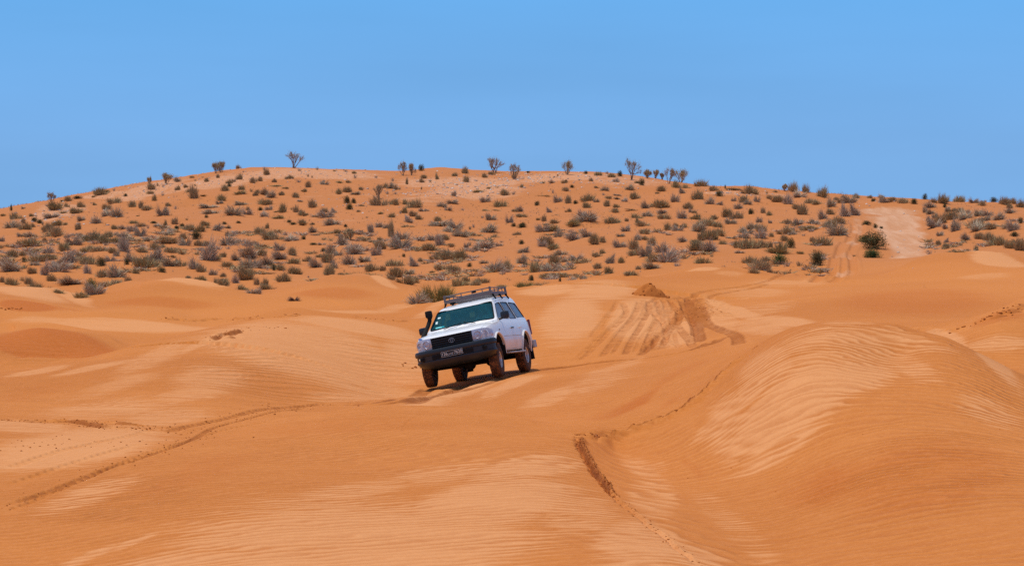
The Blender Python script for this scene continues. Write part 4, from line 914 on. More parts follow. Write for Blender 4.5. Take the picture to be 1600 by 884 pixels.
gf = np.concatenate([np.c_[ii, ii + 1, ii + 41], np.c_[ii, ii + 41, ii + 40]])
v, f = join([(gv, gf), (v, f)])
o = bpy.data.objects.new("sand_heap", mesh_np("sand_heap", v, f, [clod_m], smooth=False)); o.location = hp; col.objects.link(o)
tag(o, "small heap of dug rusty brown sand at the top of the fan of tracks", "sand heap")
# tiny sprigs between the bushes
PILES = [[[], [], 0], [[], [], 0]]
def sprig(x, y, w, h, n):
    pile = PILES[int(rs.rand() < .5)]; k = pile[2]
    z = ground(x, y)
    base = np.c_[rs.normal(size=(n, 2)) * .12 * w, np.full(n, -.02)] + [x, y, z]
    tip = base + np.c_[rs.normal(size=(n, 2)) * .28 * w, rs.uniform(.4, 1, n) * h]
    v, f = blades(rs, base, tip, rs.uniform(.012, .03, n) * max(w, .3) * 1.6)
    pile[0].append(v); pile[1].append(f + k); pile[2] += len(v)
for x, y, w, h, t in small: sprig(x, y, w * 1.35, h * 1.5, 60)
for i in range(5600):
    px = rs.uniform(0, 1600); py = 270 + 165 * rs.uniform() ** .8
    p = hit(px, py)
    if p.y > 262 or p.y < 116: continue
    if 1340 < px < 1450 or 1290 < px < 1345 and py > 350: continue
    if fbm(np.array([p.x / 7]), np.array([p.y / 7]), 90, 2)[0] < -.25: continue
    if i % 3 == 0 or p.y > 170: sprig(p.x, p.y, rs.uniform(.08, .28), rs.uniform(.05, .20), 12)
    elif fbm(np.array([p.x / 3.5]), np.array([p.y / 7]), 95, 2)[0] > -.05: sprig(p.x, p.y, rs.uniform(.4, 1.2), rs.uniform(.12, .36), 50)
o = bpy.data.objects.new("ground_cover", mesh_np("ground_cover", np.concatenate(PILES[0][0]), np.concatenate(PILES[0][1]), [PM['O']], smooth=False)); col.objects.link(o)
tag(o, "olive sprigs and low straw growing over the sand between the bushes", "ground cover", kind="stuff")
o = bpy.data.objects.new("dry_twigs", mesh_np("dry_twigs", np.concatenate(PILES[1][0]), np.concatenate(PILES[1][1]), [PM['G']], smooth=False)); col.objects.link(o)
tag(o, "low mat of dry grey twigs spread over the sand between the bushes", "dry twigs", kind="stuff")

# ------------------------------------------------------------------ a label for each plant
KIND = {'G': ("grey scrub bush", "bush", "grey scrub bushes on the slope"), 'O': ("olive grass tuft", "grass tuft", "olive tufts on the slope"),
        'S': ("pale straw clump", "straw clump", "dry straw clumps on the slope"), 'E': ("green evergreen bush", "bush", "dark evergreen bushes on the slope"), 'D': ("dark evergreen bush", "bush", "dark evergreen bushes on the slope")}
ZONES = [(-1, 130, "at the far left edge"), (130, 290, "below the bare spikes"), (290, 400, "below the two touching trees"), (400, 530, "below the airy hilltop tree"),
         (530, 650, "above the left dune crest"), (650, 760, "above the windscreen"), (760, 850, "above the dark mirror"), (850, 940, "left of the tallest tree"),
         (940, 1040, "below the tallest tree"), (1040, 1150, "below the falling skyline"), (1150, 1260, "below the tiny dark tree"), (1260, 1345, "left of the pale road"), (1345, 1455, "beside the pale road"), (1455, 1530, "right of the pale road"), (1530, 1700, "at the far right edge")]
ORD = ["first", "second", "third", "fourth", "fifth", "sixth", "seventh", "eighth", "ninth", "tenth", "eleventh", "twelfth", "thirteenth", "fourteenth", "fifteenth"]
sky_x = [0, 110, 200, 340, 460, 700, 960, 1100, 1300, 1600]; sky_y = [332, 308, 290, 268, 262, 266, 272, 294, 308, 322]
groups = {}
SPECIAL = {  # by type and nearest view spot
 ('T', 679, 470): "big green and straw tussock growing just behind the white vehicle's roof rack",
 ('T', 822, 450): "brown upright tussock on the dune crest right of the roof rack",
 ('R', 460, 468): "dead purple grey branch lying alone on the smooth dune left of the vehicle",
 ('E', 142, 453): "bushy dark olive shrub rising behind the left dunes, tallest of its clump",
 ('G', 148, 464): "purple grey twiggy bush at the front foot of the left olive shrub",
 ('S', 122, 467): "straw clump at the left foot of the big olive shrub on the left",
 ('D', 1276, 416): "round compact dark green bush standing alone left of the winding track",
 ('E', 1363, 404): "large bright green bush at the foot of the pale road",
 ('E', 1352, 381): "dark round green bush between the winding track and the pale road",
 ('D', 1363, 392): "broad purple green bush in the middle of the clump beside the pale road",
 ('E', 1220, 414): "dark green bush low on the slope with a straw dome behind it",
 ('S', 1222, 397): "tan straw dome standing right behind a dark green bush",
 ('G', 1041, 415): "wide blue grey bush at the slope's foot, largest of the central clump",
 ('G', 650, 477): "purplish low bush at the left foot of the big green tussock",
}
for o, t, px, py, w, h in placed:
    done = False
    for (tt, sx, sy), lb in SPECIAL.items():
        if tt == t and abs(px - sx) < 4 and abs(py - sy) < 4.5:
            tag(o, lb, {'T': 'tussock', 'R': 'dead branch'}.get(t, KIND.get(t, ("", "bush"))[1]), KIND[t][2] if t in KIND else None); done = True; break
    if done: continue
    rel = (py - np.interp(px, sky_x, sky_y)) / (432 - np.interp(px, sky_x, sky_y))
    row = "on the skyline" if py - h < np.interp(px, sky_x, sky_y) - .5 and rel < .12 else "just under the skyline" if rel < .16 else "upper slope" if rel < .36 else "middle slope" if rel < .58 else "low slope" if rel < .8 else "slope foot"
    zi = [i for i, z in enumerate(ZONES) if z[0] < px <= z[1]][0]
    size = "wide " if w > 17 else "small " if w < 9 else ""
    groups.setdefault((t, row, zi, size), []).append((px, o))
for (t, row, zi, size), lst in groups.items():
    lst.sort(key=lambda q: q[0]); n = len(lst)
    for i, (px, o) in enumerate(lst):
        base = size + KIND[t][0]
        z = ZONES[zi][2]
        if n == 1: lb = "only %s here, %s %s" % (base, row, z)
        elif n == 2: lb = "%s %s of two, %s %s" % (("left", "right")[i], base, row, z)
        else: lb = "%s %s from left, %s %s" % (ORD[i] if i < len(ORD) else "last", base, row, z)
        tag(o, lb, KIND[t][1], KIND[t][2])
print("KINDS", {k: sum(1 for q in placed if q[1] == k) for k in 'GOSDTR'}, len(small))

# ------------------------------------------------------------------ the white off-road car
CAR_ROT = Matrix(((-0.22491, 0.96315, -0.14752), (-0.97391, -0.21753, 0.06458), (0.03011, 0.15819, 0.98695)))
CAR_LOC = Vector((-0.780, 56.926, -3.692))
car = bpy.data.objects.new("offroad_car", None); col.objects.link(car)
car.matrix_world = Matrix.Translation(CAR_LOC) @ CAR_ROT.to_4x4()
tag(car, "white off-road station wagon with roof rack and snorkel driving down the sand", "car")

paint = M_new("white_paint", (0.80, 0.81, 0.82), 0.32, spec=0.5, coat=0.35)
n_ = paint.node_tree; b_ = n_.nodes["Principled BSDF"]; b_.inputs['Coat Roughness'].default_value = 0.12
tc_ = n_.nodes.new("ShaderNodeTexCoord"); sp_ = n_.nodes.new("ShaderNodeSeparateXYZ"); n_.links.new(tc_.outputs['Object'], sp_.inputs[0])
dz = sstep(n_, math_(n_, 'MULTIPLY_ADD', noise(n_, tc_.outputs['Object'], 3.5, 4.0, 0.65), 0.9, math_(n_, 'MULTIPLY', sp_.outputs[2], -1.0)), -0.62, 0.18)
n_.links.new(mixc(n_, math_(n_, 'MULTIPLY', dz, 0.42), (0.80, 0.81, 0.83), (0.62, 0.42, 0.27)), b_.inputs['Base Color'])
n_.links.new(math_(n_, 'MULTIPLY_ADD', dz, 0.4, 0.3), b_.inputs['Roughness'])
plastic = M_new("dark_plastic", (0.010, 0.015, 0.024), 0.42, spec=0.5)
black = M_new("black_matt", (0.012, 0.012, 0.013), 0.8, spec=0.2)
under = M_new("underbody", (0.022, 0.018, 0.016), 0.9, spec=0.1)
rubber = M_new("tyre_rubber", (0.035, 0.030, 0.028), 0.85, spec=0.2)
n_ = rubber.node_tree; tc_ = n_.nodes.new("ShaderNodeTexCoord")
n_.links.new(mixc(n_, math_(n_, 'MULTIPLY', sstep(n_, noise(n_, tc_.outputs['Object'], 9.0, 4.0, .7), .40, .62), 0.42), (0.034, 0.030, 0.028), (0.30, 0.12, 0.045)), n_.nodes["Principled BSDF"].inputs['Base Color'])
dusty = M_new("dusty_tread", (0.22, 0.085, 0.035), 0.9, spec=0.1)
n_ = dusty.node_tree; tc_ = n_.nodes.new("ShaderNodeTexCoord")
n_.links.new(mixc(n_, sstep(n_, noise(n_, tc_.outputs['Object'], 14.0, 3.0, .7), .40, .65), (0.085, 0.045, 0.028), (0.33, 0.13, 0.048)), n_.nodes["Principled BSDF"].inputs['Base Color'])
alloy = M_new("rim_silver", (0.55, 0.55, 0.58), 0.38, metal=0.75)
chrome = M_new("chrome", (0.75, 0.76, 0.78), 0.15, metal=1.0)
rackm = M_new("rack_metal", (0.17, 0.145, 0.145), 0.55, metal=0.2)
seatm = M_new("seat_cloth", (0.20, 0.20, 0.22), 0.9)
plate_m = M_new("plate_black", (0.012, 0.012, 0.014), 0.35)
white_m = M_new("plate_white", (0.62, 0.62, 0.60), 0.6)
redl = M_new("red_lamp", (0.20, 0.012, 0.012), 0.25)
amber = M_new("fog_glass", (0.85, 0.72, 0.52), 0.2)
stepm = M_new("step_metal", (0.38, 0.36, 0.36), 0.5, metal=0.2)
def glass_mat(name, tint, trans, base, fac, rough=0.03, spec=0.6):
    m = M_new(name, base, rough, spec=spec); n_ = m.node_tree
    t = n_.nodes.new("ShaderNodeBsdfTransparent"); t.inputs[0].default_value = (*tint, 1)
    mx = n_.nodes.new("ShaderNodeMixShader"); mx.inputs[0].default_value = fac
    out = [q for q in n_.nodes if q.type == 'OUTPUT_MATERIAL'][0]
    n_.links.new(t.outputs[0], mx.inputs[1]); n_.links.new(n_.nodes["Principled BSDF"].outputs[0], mx.inputs[2]); n_.links.new(mx.outputs[0], out.inputs[0])
    return m
wind_g = glass_mat("windscreen_glass", (0.45, 0.90, 0.95), 1, (0.010, 0.120, 0.165), 0.24)
side_g = glass_mat("side_glass", (0.75, 0.80, 0.85), 1, (0.20, 0.21, 0.265), 0.50, 0.08, 0.8)  # lavender-grey base puts the reflected sky into the pane colour
lens_g = glass_mat("lens_glass", (0.92, 0.93, 0.98), 1, (0.75, 0.75, 0.80), 0.22, 0.05, 0.8)
reflm = M_new("reflector", (0.78, 0.78, 0.82), 0.3, metal=0.6)
n_ = reflm.node_tree; tc_ = n_.nodes.new("ShaderNodeTexCoord"); wv_ = n_.nodes.new("ShaderNodeTexWave"); wv_.inputs['Scale'].default_value = 14; wv_.bands_direction = 'Y'
n_.links.new(tc_.outputs['Object'], wv_.inputs['Vector']); n_.links.new(mixc(n_, wv_.outputs[1], (0.42, 0.42, 0.46), (0.85, 0.85, 0.9)), n_.nodes["Principled BSDF"].inputs['Base Color'])

def part(name, bm_or_me, mat, parent=car, smooth_=False, auto=None, label=None):
    if isinstance(bm_or_me, bmesh.types.BMesh):
        me_ = bpy.data.meshes.new(name); bm_or_me.to_mesh(me_); bm_or_me.free()
    else: me_ = bm_or_me
    if mat is not None and not len(me_.materials):
        me_.materials.append(mat)
    if auto is not None: me_.shade_auto_smooth(angle=auto) if hasattr(me_, 'shade_auto_smooth') else me_.shade_smooth()
    elif smooth_: me_.shade_smooth()
    o = bpy.data.objects.new(name, me_); o.parent = parent; col.objects.link(o)
    if label: o["label"] = label
    return o
def smooth_by_angle(me_, deg=32):
    me_.shade_smooth()
    bm = bmesh.new(); bm.from_mesh(me_)
    for e in bm.edges:
        e.smooth = not (len(e.link_faces) == 2 and e.calc_face_angle(0) > math.radians(deg))
    bm.to_mesh(me_); bm.free()
def box(bm, c, s, rot=None, bev=0.0):
    r = bmesh.ops.create_cube(bm, size=1.0)
    vs_ = r['verts']
    bmesh.ops.scale(bm, vec=s, verts=vs_)
    if bev:
        es = list({e for v in vs_ for e in v.link_edges})
        g = bmesh.ops.bevel(bm, geom=es, offset=bev, segments=2, affect='EDGES', profile=0.6)
        vs_ = list({v for f in g['faces'] for v in f.verts} | {v for v in vs_ if v.is_valid})
    if rot is not None: bmesh.ops.rotate(bm, cent=(0, 0, 0), matrix=rot, verts=vs_)
    bmesh.ops.translate(bm, vec=c, verts=vs_)
    return vs_
def pipe(bm, pts, r, n=8, close=False):
    pts = [Vector(p) for p in pts]; rings = []; m = len(pts)
    rr = r if isinstance(r, (list, tuple)) else [r] * m
    for i, p in enumerate(pts):
        a = pts[i - 1] if i else (pts[-1] if close else p); b = pts[(i + 1) % m] if (i < m - 1 or close) else p
        t = (b - a).normalized(); u = t.orthogonal().normalized() if i == 0 else (rings[-1][1] - t * rings[-1][1].dot(t)).normalized()
        w = t.cross(u)
        rings.append(([bm.verts.new(p + (u * math.cos(k * 2 * math.pi / n) + w * math.sin(k * 2 * math.pi / n)) * rr[i]) for k in range(n)], u))
    for i in range(m if close else m - 1):
        A = rings[i][0]; B = rings[(i + 1) % m][0]
        for k in range(n): bm.faces.new((A[k], A[(k + 1) % n], B[(k + 1) % n], B[k]))
    if not close:
        bm.faces.new(rings[0][0][::-1]); bm.faces.new(rings[-1][0])
def lathe_y(bm, prof, n=48, cy=0, cx=0, cz=0):
    """profile (radius, y) turned round an axis along y"""
    R_ = []
    for k in range(n):
        a = 2 * math.pi * k / n
        R_.append([bm.verts.new((cx + r * math.cos(a), cy + y, cz + r * math.sin(a))) for r, y in prof])
    for k in range(n):
        A, B = R_[k], R_[(k + 1) % n]
        for i in range(len(prof) - 1): bm.faces.new((A[i], A[i + 1], B[i + 1], B[i]))
    return R_
def prism(poly, axis, a, b):
    """closed prism: polygon in the two other axes, from a to b along axis"""
    bm = bmesh.new()
    def P3(p, t):
        return {'y': (p[0], t, p[1]), 'x': (t, p[0], p[1]), 'z': (p[0], p[1], t)}[axis]
    A = [bm.verts.new(P3(p, a)) for p in poly]; B = [bm.verts.new(P3(p, b)) for p in poly]
    bm.faces.new(A); bm.faces.new(B[::-1])
    for i in range(len(poly)): bm.faces.new((A[i], B[i], B[(i + 1) % len(poly)], A[(i + 1) % len(poly)]))
    bmesh.ops.recalc_face_normals(bm, faces=bm.faces)
    me_ = bpy.data.meshes.new("p"); bm.to_mesh(me_); bm.free(); return me_
def roundpoly(poly, r, k=4):
    out = []
    n = len(poly)
    for i in range(n):
        p0, p1, p2 = Vector(poly[i - 1]), Vector(poly[i]), Vector(poly[(i + 1) % n])
        d0 = (p0 - p1); d2 = (p2 - p1); rr = min(r, d0.length * .4, d2.length * .4)
        a = p1 + d0.normalized() * rr; b = p1 + d2.normalized() * rr
        for j in range(k + 1):
            t = j / k; out.append(tuple(a * (1 - t) ** 2 + p1 * 2 * t * (1 - t) + b * t * t))
    return out
def grow(poly, d):
    """polygon offset outwards by d"""
    n = len(poly); ar = sum(poly[i - 1][0] * poly[i][1] - poly[i][0] * poly[i - 1][1] for i in range(n)); s = 1 if ar > 0 else -1
    out = []
    for i in range(n):
        p0, p1, p2 = Vector(poly[i - 1]), Vector(poly[i]), Vector(poly[(i + 1) % n])
        n1 = Vector(((p1 - p0).y, -(p1 - p0).x)).normalized() * s; n2 = Vector(((p2 - p1).y, -(p2 - p1).x)).normalized() * s
        m = (n1 + n2); m = m / max(m.length_squared / 2, .3)
        out.append(tuple(p1 + m * d))
    return out
def boolean(me_a, me_b, op):
    a = bpy.data.objects.new("a", me_a); b = bpy.data.objects.new("b", me_b)
    col.objects.link(a); col.objects.link(b)
    md = a.modifiers.new("b", 'BOOLEAN'); md.operation = op; md.object = b; md.solver = 'EXACT'
    dg = bpy.context.evaluated_depsgraph_get(); dg.update()
    r = bpy.data.meshes.new_from_object(a.evaluated_get(dg))
    bpy.data.objects.remove(a); bpy.data.objects.remove(b)
    return r

def lin(xs, ys): return lambda x: float(np.interp(x, xs, ys))
def spl(xs, ys):
    xs = np.array(xs, float); ys = np.array(ys, float); m = np.gradient(ys, xs)
    def f(x):
        x = min(max(x, xs[0]), xs[-1]); i = min(int(np.searchsorted(xs, x, 'right')) - 1, len(xs) - 2); h_ = xs[i + 1] - xs[i]; t = (x - xs[i]) / h_
        return float((2 * t ** 3 - 3 * t * t + 1) * ys[i] + (t ** 3 - 2 * t * t + t) * h_ * m[i] + (-2 * t ** 3 + 3 * t * t) * ys[i + 1] + (t ** 3 - t * t) * h_ * m[i + 1])
    return f
Wf = spl([-2.46, -2.38, -2.2, -1.8, -1.0, 0, 1.0, 1.6, 1.85, 2.0, 2.10, 2.15], [.80, .865, .905, .935, .945, .95, .945, .935, .92, .885, .83, .77])
TOPf = lin([-2.46, -2.40, -2.30, -2.16, -2.04, -1.9, -1.4, -.8, -.2, .08, .20, .28, .95, 1.0, 1.4, 1.8, 2.0, 2.10, 2.15],
           [1.05, 1.20, 1.50, 1.79, 1.850, 1.872, 1.885, 1.880, 1.850, 1.815, 1.785, 1.752, 1.27, 1.255, 1.225, 1.18, 1.14, 1.10, 1.06])
def section(x, t=0.0):
    W = Wf(x) - t; top = TOPf(x) - t; bot = .50 + t + .12 * smooth(1.85, 1.98, x)
    zs = min(1.20, top - .045)
    hood = x > .96
    pts = [(W * .72, bot), (W * .955, bot + .005), (W * .985, min(bot + .10, .70)), (W, .74), (W * .998, .86), (W * .985, 1.0), (W * .968, zs - .05), (W * .94, zs)]
    yb = W * .930; 
    if hood:
        for k, f in enumerate((.97, .90, .78, .60, .40, .20, 0)):
            y = yb * f
            z = zs + (top - zs) * (1 - (y / yb) ** 2.6) + (.012 if .5 < f < .9 else 0)
            pts.append((y, z))
    else:
        yr = yb - (max(top, 1.22) - 1.22) / .60 * .205          # tumblehome
        zr = top - min(.075, max(.015, (top - 1.22) * .25))
        pts += [(yb, zs + .03 if top > 1.3 else zs + .01)]
        pts += [(yb + (yr - yb) * .5, (zs + .03 + zr) / 2)]
        pts += [(yr + .008, zr), (yr - .035, top - .028 if top > 1.4 else top - .012), (yr - .13, top - .010), (yr * .45, top - .001), (0, top)]
    return pts
def body_loft(t=0.0):
    xs = [-2.46, -2.43, -2.40, -2.36, -2.30, -2.23, -2.16, -2.10, -2.04, -1.97, -1.9, -1.75, -1.6, -1.4, -1.2, -1.0, -.8, -.6, -.4, -.2, -.05, .08, .14, .20, .24, .28, .36, .46, .56, .66, .76, .86, .95, .97, 1.0, 1.1, 1.2, 1.3, 1.4, 1.5, 1.6, 1.7, 1.8, 1.88, 1.94, 2.0, 2.05, 2.10, 2.13, 2.15]
    x0, x1 = xs[0] + t, xs[-1] - t
    bm = bmesh.new(); rings = []
    for x in xs:
        x = min(max(x, x0), x1) if t else x
        s = section(x, t); rg = []
        ws = 0.07 * math.sin(math.pi * min(max((x - .15) / .86, 0), 1)) if .15 < x < 1.01 else 0
        for i, (y, z) in enumerate(s):
            fx = ws * (1 - (y / (s[9][0] + 1e-6)) ** 2) if (i >= 10 and x < .96) else 0
            if x > 2.0: fx = -0.035 * (y / .8) ** 2 * (x - 2.0) / .15
            rg.append((x + fx, y, z))
        full = [bm.verts.new((a, -b, c)) for a, b, c in rg] + [bm.verts.new((a, b, c)) for a, b, c in rg[-2::-1]]
        if rings and (Vector(rings[-1][0].co) - full[0].co).length < 1e-5 and abs(rings[-1][0].co.x - full[0].co.x) < 1e-5:
            for v in full: bm.verts.remove(v)
            continue
        rings.append(full)
    m = len(rings[0])
    for a, b in zip(rings, rings[1:]):
        for i in range(m): bm.faces.new((a[i], a[(i + 1) % m], b[(i + 1) % m], b[i]))
    bm.faces.new(rings[0]); bm.faces.new(rings[-1][::-1])
    bmesh.ops.recalc_face_normals(bm, faces=bm.faces)
    me_ = bpy.data.meshes.new("loft"); bm.to_mesh(me_); bm.free(); return me_
shell = boolean(body_loft(0), body_loft(.035), 'DIFFERENCE')
WIN = {'front': roundpoly([(.77, 1.275), (.22, 1.655), (-.27, 1.70), (-.27, 1.265)], .05),
       'rear': roundpoly([(-.37, 1.265), (-.37, 1.70), (-1.09, 1.695), (-1.09, 1.265)], .04),
       'quarter': roundpoly([(-1.21, 1.285), (-1.21, 1.69), (-1.99, 1.665), (-2.17, 1.32), (-2.14, 1.285)], .05)}
WS = roundpoly([(-.80, 1.300), (.80, 1.300), (.675, 1.722), (-.675, 1.722)], .05)
RW = roundpoly([(-.70, 1.25), (.70, 1.25), (.60, 1.68), (-.60, 1.68)], .07)
DOOR = {'front': [(.84, .53), (.90, 1.0), (.90, 1.22), (.24, 1.715), (-.315, 1.755), (-.315, .53)],
        'rear': [(-.325, .53), (-.325, 1.755), (-1.145, 1.745), (-1.15, 1.22), (-1.05, .99), (-.955, .82), (-.90, .66), (-.885, .53)]}
def cyl_prism(cx, cz, r, a, b, n=40):
    return prism([(cx + r * math.cos(2 * math.pi * k / n), cz + r * math.sin(2 * math.pi * k / n)) for k in range(n)], 'y', a, b)
WX, ARCH_Z, ARCH_R = 1.425, .42, .505
for sx in (1, -1):
    for sy in (1, -1):
        shell = boolean(shell, cyl_prism(sx * WX, ARCH_Z, ARCH_R, sy * .50, sy * 1.2), 'DIFFERENCE')
shell = boolean(shell, prism(WS, 'x', .04, 1.3), 'DIFFERENCE')
shell = boolean(shell, prism(RW, 'x', -2.8, -1.95), 'DIFFERENCE')
for k in WIN:
    shell = boolean(shell, prism(WIN[k], 'y', -1.3, 1.3), 'DIFFERENCE')
doors = {}
for k in DOOR:
    doors[k] = boolean(shell.copy(), prism(DOOR[k], 'y', .45, 1.3), 'INTERSECT')
HOOD = [(1.01, -.80), (1.5, -.80), (2.02, -.72), (2.25, -.62), (2.25, .62), (2.02, .72), (1.5, .80), (1.01, .80)]
hood_me = boolean(shell.copy(), prism(roundpoly(HOOD, .05), 'z', 1.04, 1.5), 'INTERSECT')
shell = boolean(shell, prism(grow(roundpoly(HOOD, .05), .006), 'z', 1.036, 1.5), 'DIFFERENCE')
for k in DOOR:
    for s in (1, -1):
        shell = boolean(shell, prism(grow(DOOR[k], .006), 'y', s * .45, s * 1.3), 'DIFFERENCE')
for m_ in (shell, hood_me, *doors.values()): smooth_by_angle(m_, 28)
shell.name = "body"; part("body", shell, paint)
part("hood", hood_me, paint)
# glass
gl_out = boolean(body_loft(.010), body_loft(.016), 'DIFFERENCE')
def glass(poly, axis, a, b):
    m_ = boolean(gl_out.copy(), prism(grow(poly, .012), axis, a, b), 'INTERSECT'); smooth_by_angle(m_, 30); return m_
ws_o = part("windscreen", glass(WS, 'x', .04, 1.3), wind_g)
part("rear_window", glass(RW, 'x', -2.8, -1.95), side_g)
gmesh = {k: glass(WIN[k], 'y', .3, 1.3) for k in WIN}
def mirror(me_):
    m_ = me_.copy(); m_.transform(Matrix.Diagonal((1, -1, 1, 1))); m_.flip_normals(); return m_
def side_y(x, z):
    """half width of the body side at a spot"""
    s = section(x); s = [p for p in s if p[0] > .3]
    return float(np.interp(z, [p[1] for p in s][:11], [p[0] for p in s][:11]))
for s in (1, -1):
    for k in ('front', 'rear'):
        d_ = part("door", doors[k] if s > 0 else mirror(doors[k]), paint)
        part("window", gmesh[k] if s > 0 else mirror(gmesh[k]), side_g, d_)
        bm = bmesh.new(); hx = -.13 if k == 'front' else -.98; y = side_y(hx, 1.02) * s
        box(bm, (hx, y + s * .022, 1.03), (.17, .028, .035), bev=.01)
        part("handle", bm, plastic if k == 'front' else paint, d_)
        # black rubber frame of the window
        bm = bmesh.new(); pl = WIN[k]
        loop = [(x, s * (side_y(x, z) + .001), z) for x, z in pl]
        pipe(bm, loop, .0075, 5, close=True); part("window_seal", bm, black, d_)
    part("quarter_window", gmesh['quarter'] if s > 0 else mirror(gmesh['quarter']), side_g)
    bm = bmesh.new(); pipe(bm, [(x, s * (side_y(x, z) + .001), z) for x, z in WIN['quarter']], .0075, 5, close=True); part("window_seal", bm, black)
    # lower side moulding groove and flared arches
    bm = bmesh.new(); pipe(bm, [(x, s * (side_y(x, .84) + .001), .84) for x in np.linspace(.90, -.95, 14)], .006, 5); part("side_moulding", bm, M_new("seam_grey", (.30, .26, .25), .7) if s > 0 else bpy.data.materials["seam_grey"])
    for sx in (1, -1):
        bm = bmesh.new(); pts = []
        for a in np.linspace(-12, 192, 30):
            x = sx * WX + (ARCH_R + .012) * math.cos(math.radians(a)); z = ARCH_Z + (ARCH_R + .012) * math.sin(math.radians(a))
            if z < .50: z = max(z, .44)
            pts.append((x, s * (side_y(x, max(z, .52)) + .008), z))
        pipe(bm, pts, .024, 6); part("wheel_arch", bm, paint)
        bm = bmesh.new()     # dark well
        pr = [(ARCH_R + .004, .0), (ARCH_R + .004, -.40), (.05, -.41)]
        lathe_y(bm, [(r, y * s) for r, y in pr], 32, cy=s * .885, cx=sx * WX, cz=ARCH_Z)
        g = [f for f in bm.faces if f.calc_center_median().z < .40]
        bmesh.ops.delete(bm, geom=g, context='FACES'); part("wheel_well", bm, under)
bm = bmesh.new(); pipe(bm, [(max(.2, min(1.0, .95 - (z - 1.27) / .475 * .67)) + .065 * (1 - (y / .8) ** 2) * math.sin(math.pi * min(max((z - 1.27) / .5, .08), .92)), y, z) for y, z in [(p[0], p[1]) for p in WS]], .016, 5, close=True)
part("windscreen_seal", bm, black)

# grille, emblem, lamps
bm = bmesh.new(); box(bm, (2.135, 0, .950), (.05, .98, .250), bev=.012); part("grille", bm, black); grille = car.children[-1]
bm = bmesh.new()
for z in (.865, .915, .965, 1.015): box(bm, (2.168, 0, z), (.03, .95, .016), bev=.004)
for y in (-.49, .49): box(bm, (2.16, y, .950), (.035, .02, .250), bev=.004)
box(bm, (2.163, 0, 1.073), (.03, 1.0, .018), bev=.004)
part("grille_bars", bm, plastic, grille)
bm = bmesh.new()
def ell(a, b, r, cz=0.0):
    pipe(bm, [(2.195, a * math.cos(t), .947 + cz + b * math.sin(t)) for t in np.linspace(0, 2 * math.pi, 29)[:-1]], r, 6, close=True)
ell(.070, .048, .0055); ell(.026, .046, .0045); ell(.049, .019, .0045, .026)
part("emblem", bm, M_new("emblem_grey", (0.30, 0.31, 0.33), .35, metal=.6), grille)
def plan_front(u):
    """front outline in plan: u = half width position"""
    return None
for s in (1, -1):
    PL = [(2.170, .505), (2.157, .64), (2.115, .78), (2.03, .875), (1.93, .925), (1.86, .938)]
    ztop = [1.085, 1.090, 1.088, 1.070, 1.035, 1.00]; zbot = [.830, .830, .833, .845, .865, .885]
    bm = bmesh.new(); rows = []
    for (x, y), zt, zb in zip(PL, ztop, zbot):
        rows.append([bm.verts.new((x + .012 * math.sin(math.pi * j / 6), s * (y + .010 * math.sin(math.pi * j / 6)), zb + (zt - zb) * j / 6)) for j in range(7)])
    for a, b in zip(rows, rows[1:]):
        for j in range(6): bm.faces.new((a[j], b[j], b[j + 1], a[j + 1]) if s < 0 else (a[j + 1], b[j + 1], b[j], a[j]))
    hl_me = bmesh.new(); 
    lens_bm = bm
    # housing just behind
    bm2 = bm.copy(); bmesh.ops.translate(bm2, vec=(-.022, -s * .014, 0), verts=bm2.verts)
    hl = part("headlight", bm2, reflm, car, smooth_=True)
    part("lens", lens_bm, lens_g, hl, smooth_=True)
    hl_me.free()
    for cy, r in ((.625, .085), (.79, .072)):
        cx = float(np.interp(cy, [.555, .66, .78, .875], [2.168, 2.155, 2.115, 2.03])) - .006
        bm = bmesh.new()
        prof = [(r, .014), (r * .92, .004), (r * .6, -.012), (r * .34, -.016), (r * .30, .006), (.001, .010)]
        R_ = []
        for k in range(24):
            a = 2 * math.pi * k / 24
            R_.append([bm.verts.new((cx + h_, s * cy + q * math.cos(a), .955 + q * math.sin(a))) for q, h_ in prof])
        for k in range(24):
            for i in range(len(prof) - 1): bm.faces.new((R_[k][i], R_[k][i + 1], R_[(k + 1) % 24][i + 1], R_[(k + 1) % 24][i]))
        part("reflector", bm, M_new("bowl", (.62, .62, .66), .3, metal=.5) if "bowl" not in bpy.data.materials else bpy.data.materials["bowl"], hl, smooth_=True)
# front bumper: one profile swept round the nose
BP = [(1.93, .945), (2.00, .935), (2.08, .90), (2.165, .82), (2.235, .70), (2.30, .55), (2.315, .3), (2.32, 0)]
BP = BP + [(x, -y) for x, y in BP[-2::-1]]
PROF = [(-.10, .815), (.0, .822), (.032, .812), (.046, .78), (.050, .725), (.040, .700), (.012, .690), (.010, .580), (.030, .565), (.040, .535), (.034, .460), (.0, .395), (-.06, .360), (-.16, .355)]
bm = bmesh.new(); rows = []
for i, (x, y) in enumerate(BP):
    a = Vector(BP[max(i - 1, 0)]); b = Vector(BP[min(i + 1, len(BP) - 1)]); t = (b - a).normalized(); nrm = Vector((-t.y, t.x)); 
    if nrm.dot(Vector((x - 1.5, y))) < 0: nrm = -nrm
    end = min(1.0, (1 - abs(y)) / .14 + .0)
    rise = .025 * smooth(.62, .94, abs(y)) + .015
    rows.append([bm.verts.new((x + nrm.x * o_ - (.05 * smooth(.6, .35, z)), (y + nrm.y * o_) * (1 - .07 * smooth(.6, .35, z)), z + (rise if z < .5 else 0))) for o_, z in PROF])
for a, b in zip(rows, rows[1:]):
    for j in range(len(PROF) - 1): bm.faces.new((a[j], a[j + 1], b[j + 1], b[j]))
bmesh.ops.recalc_face_normals(bm, faces=bm.faces)
bmesh.ops.solidify(bm, geom=list(bm.faces), thickness=.012)
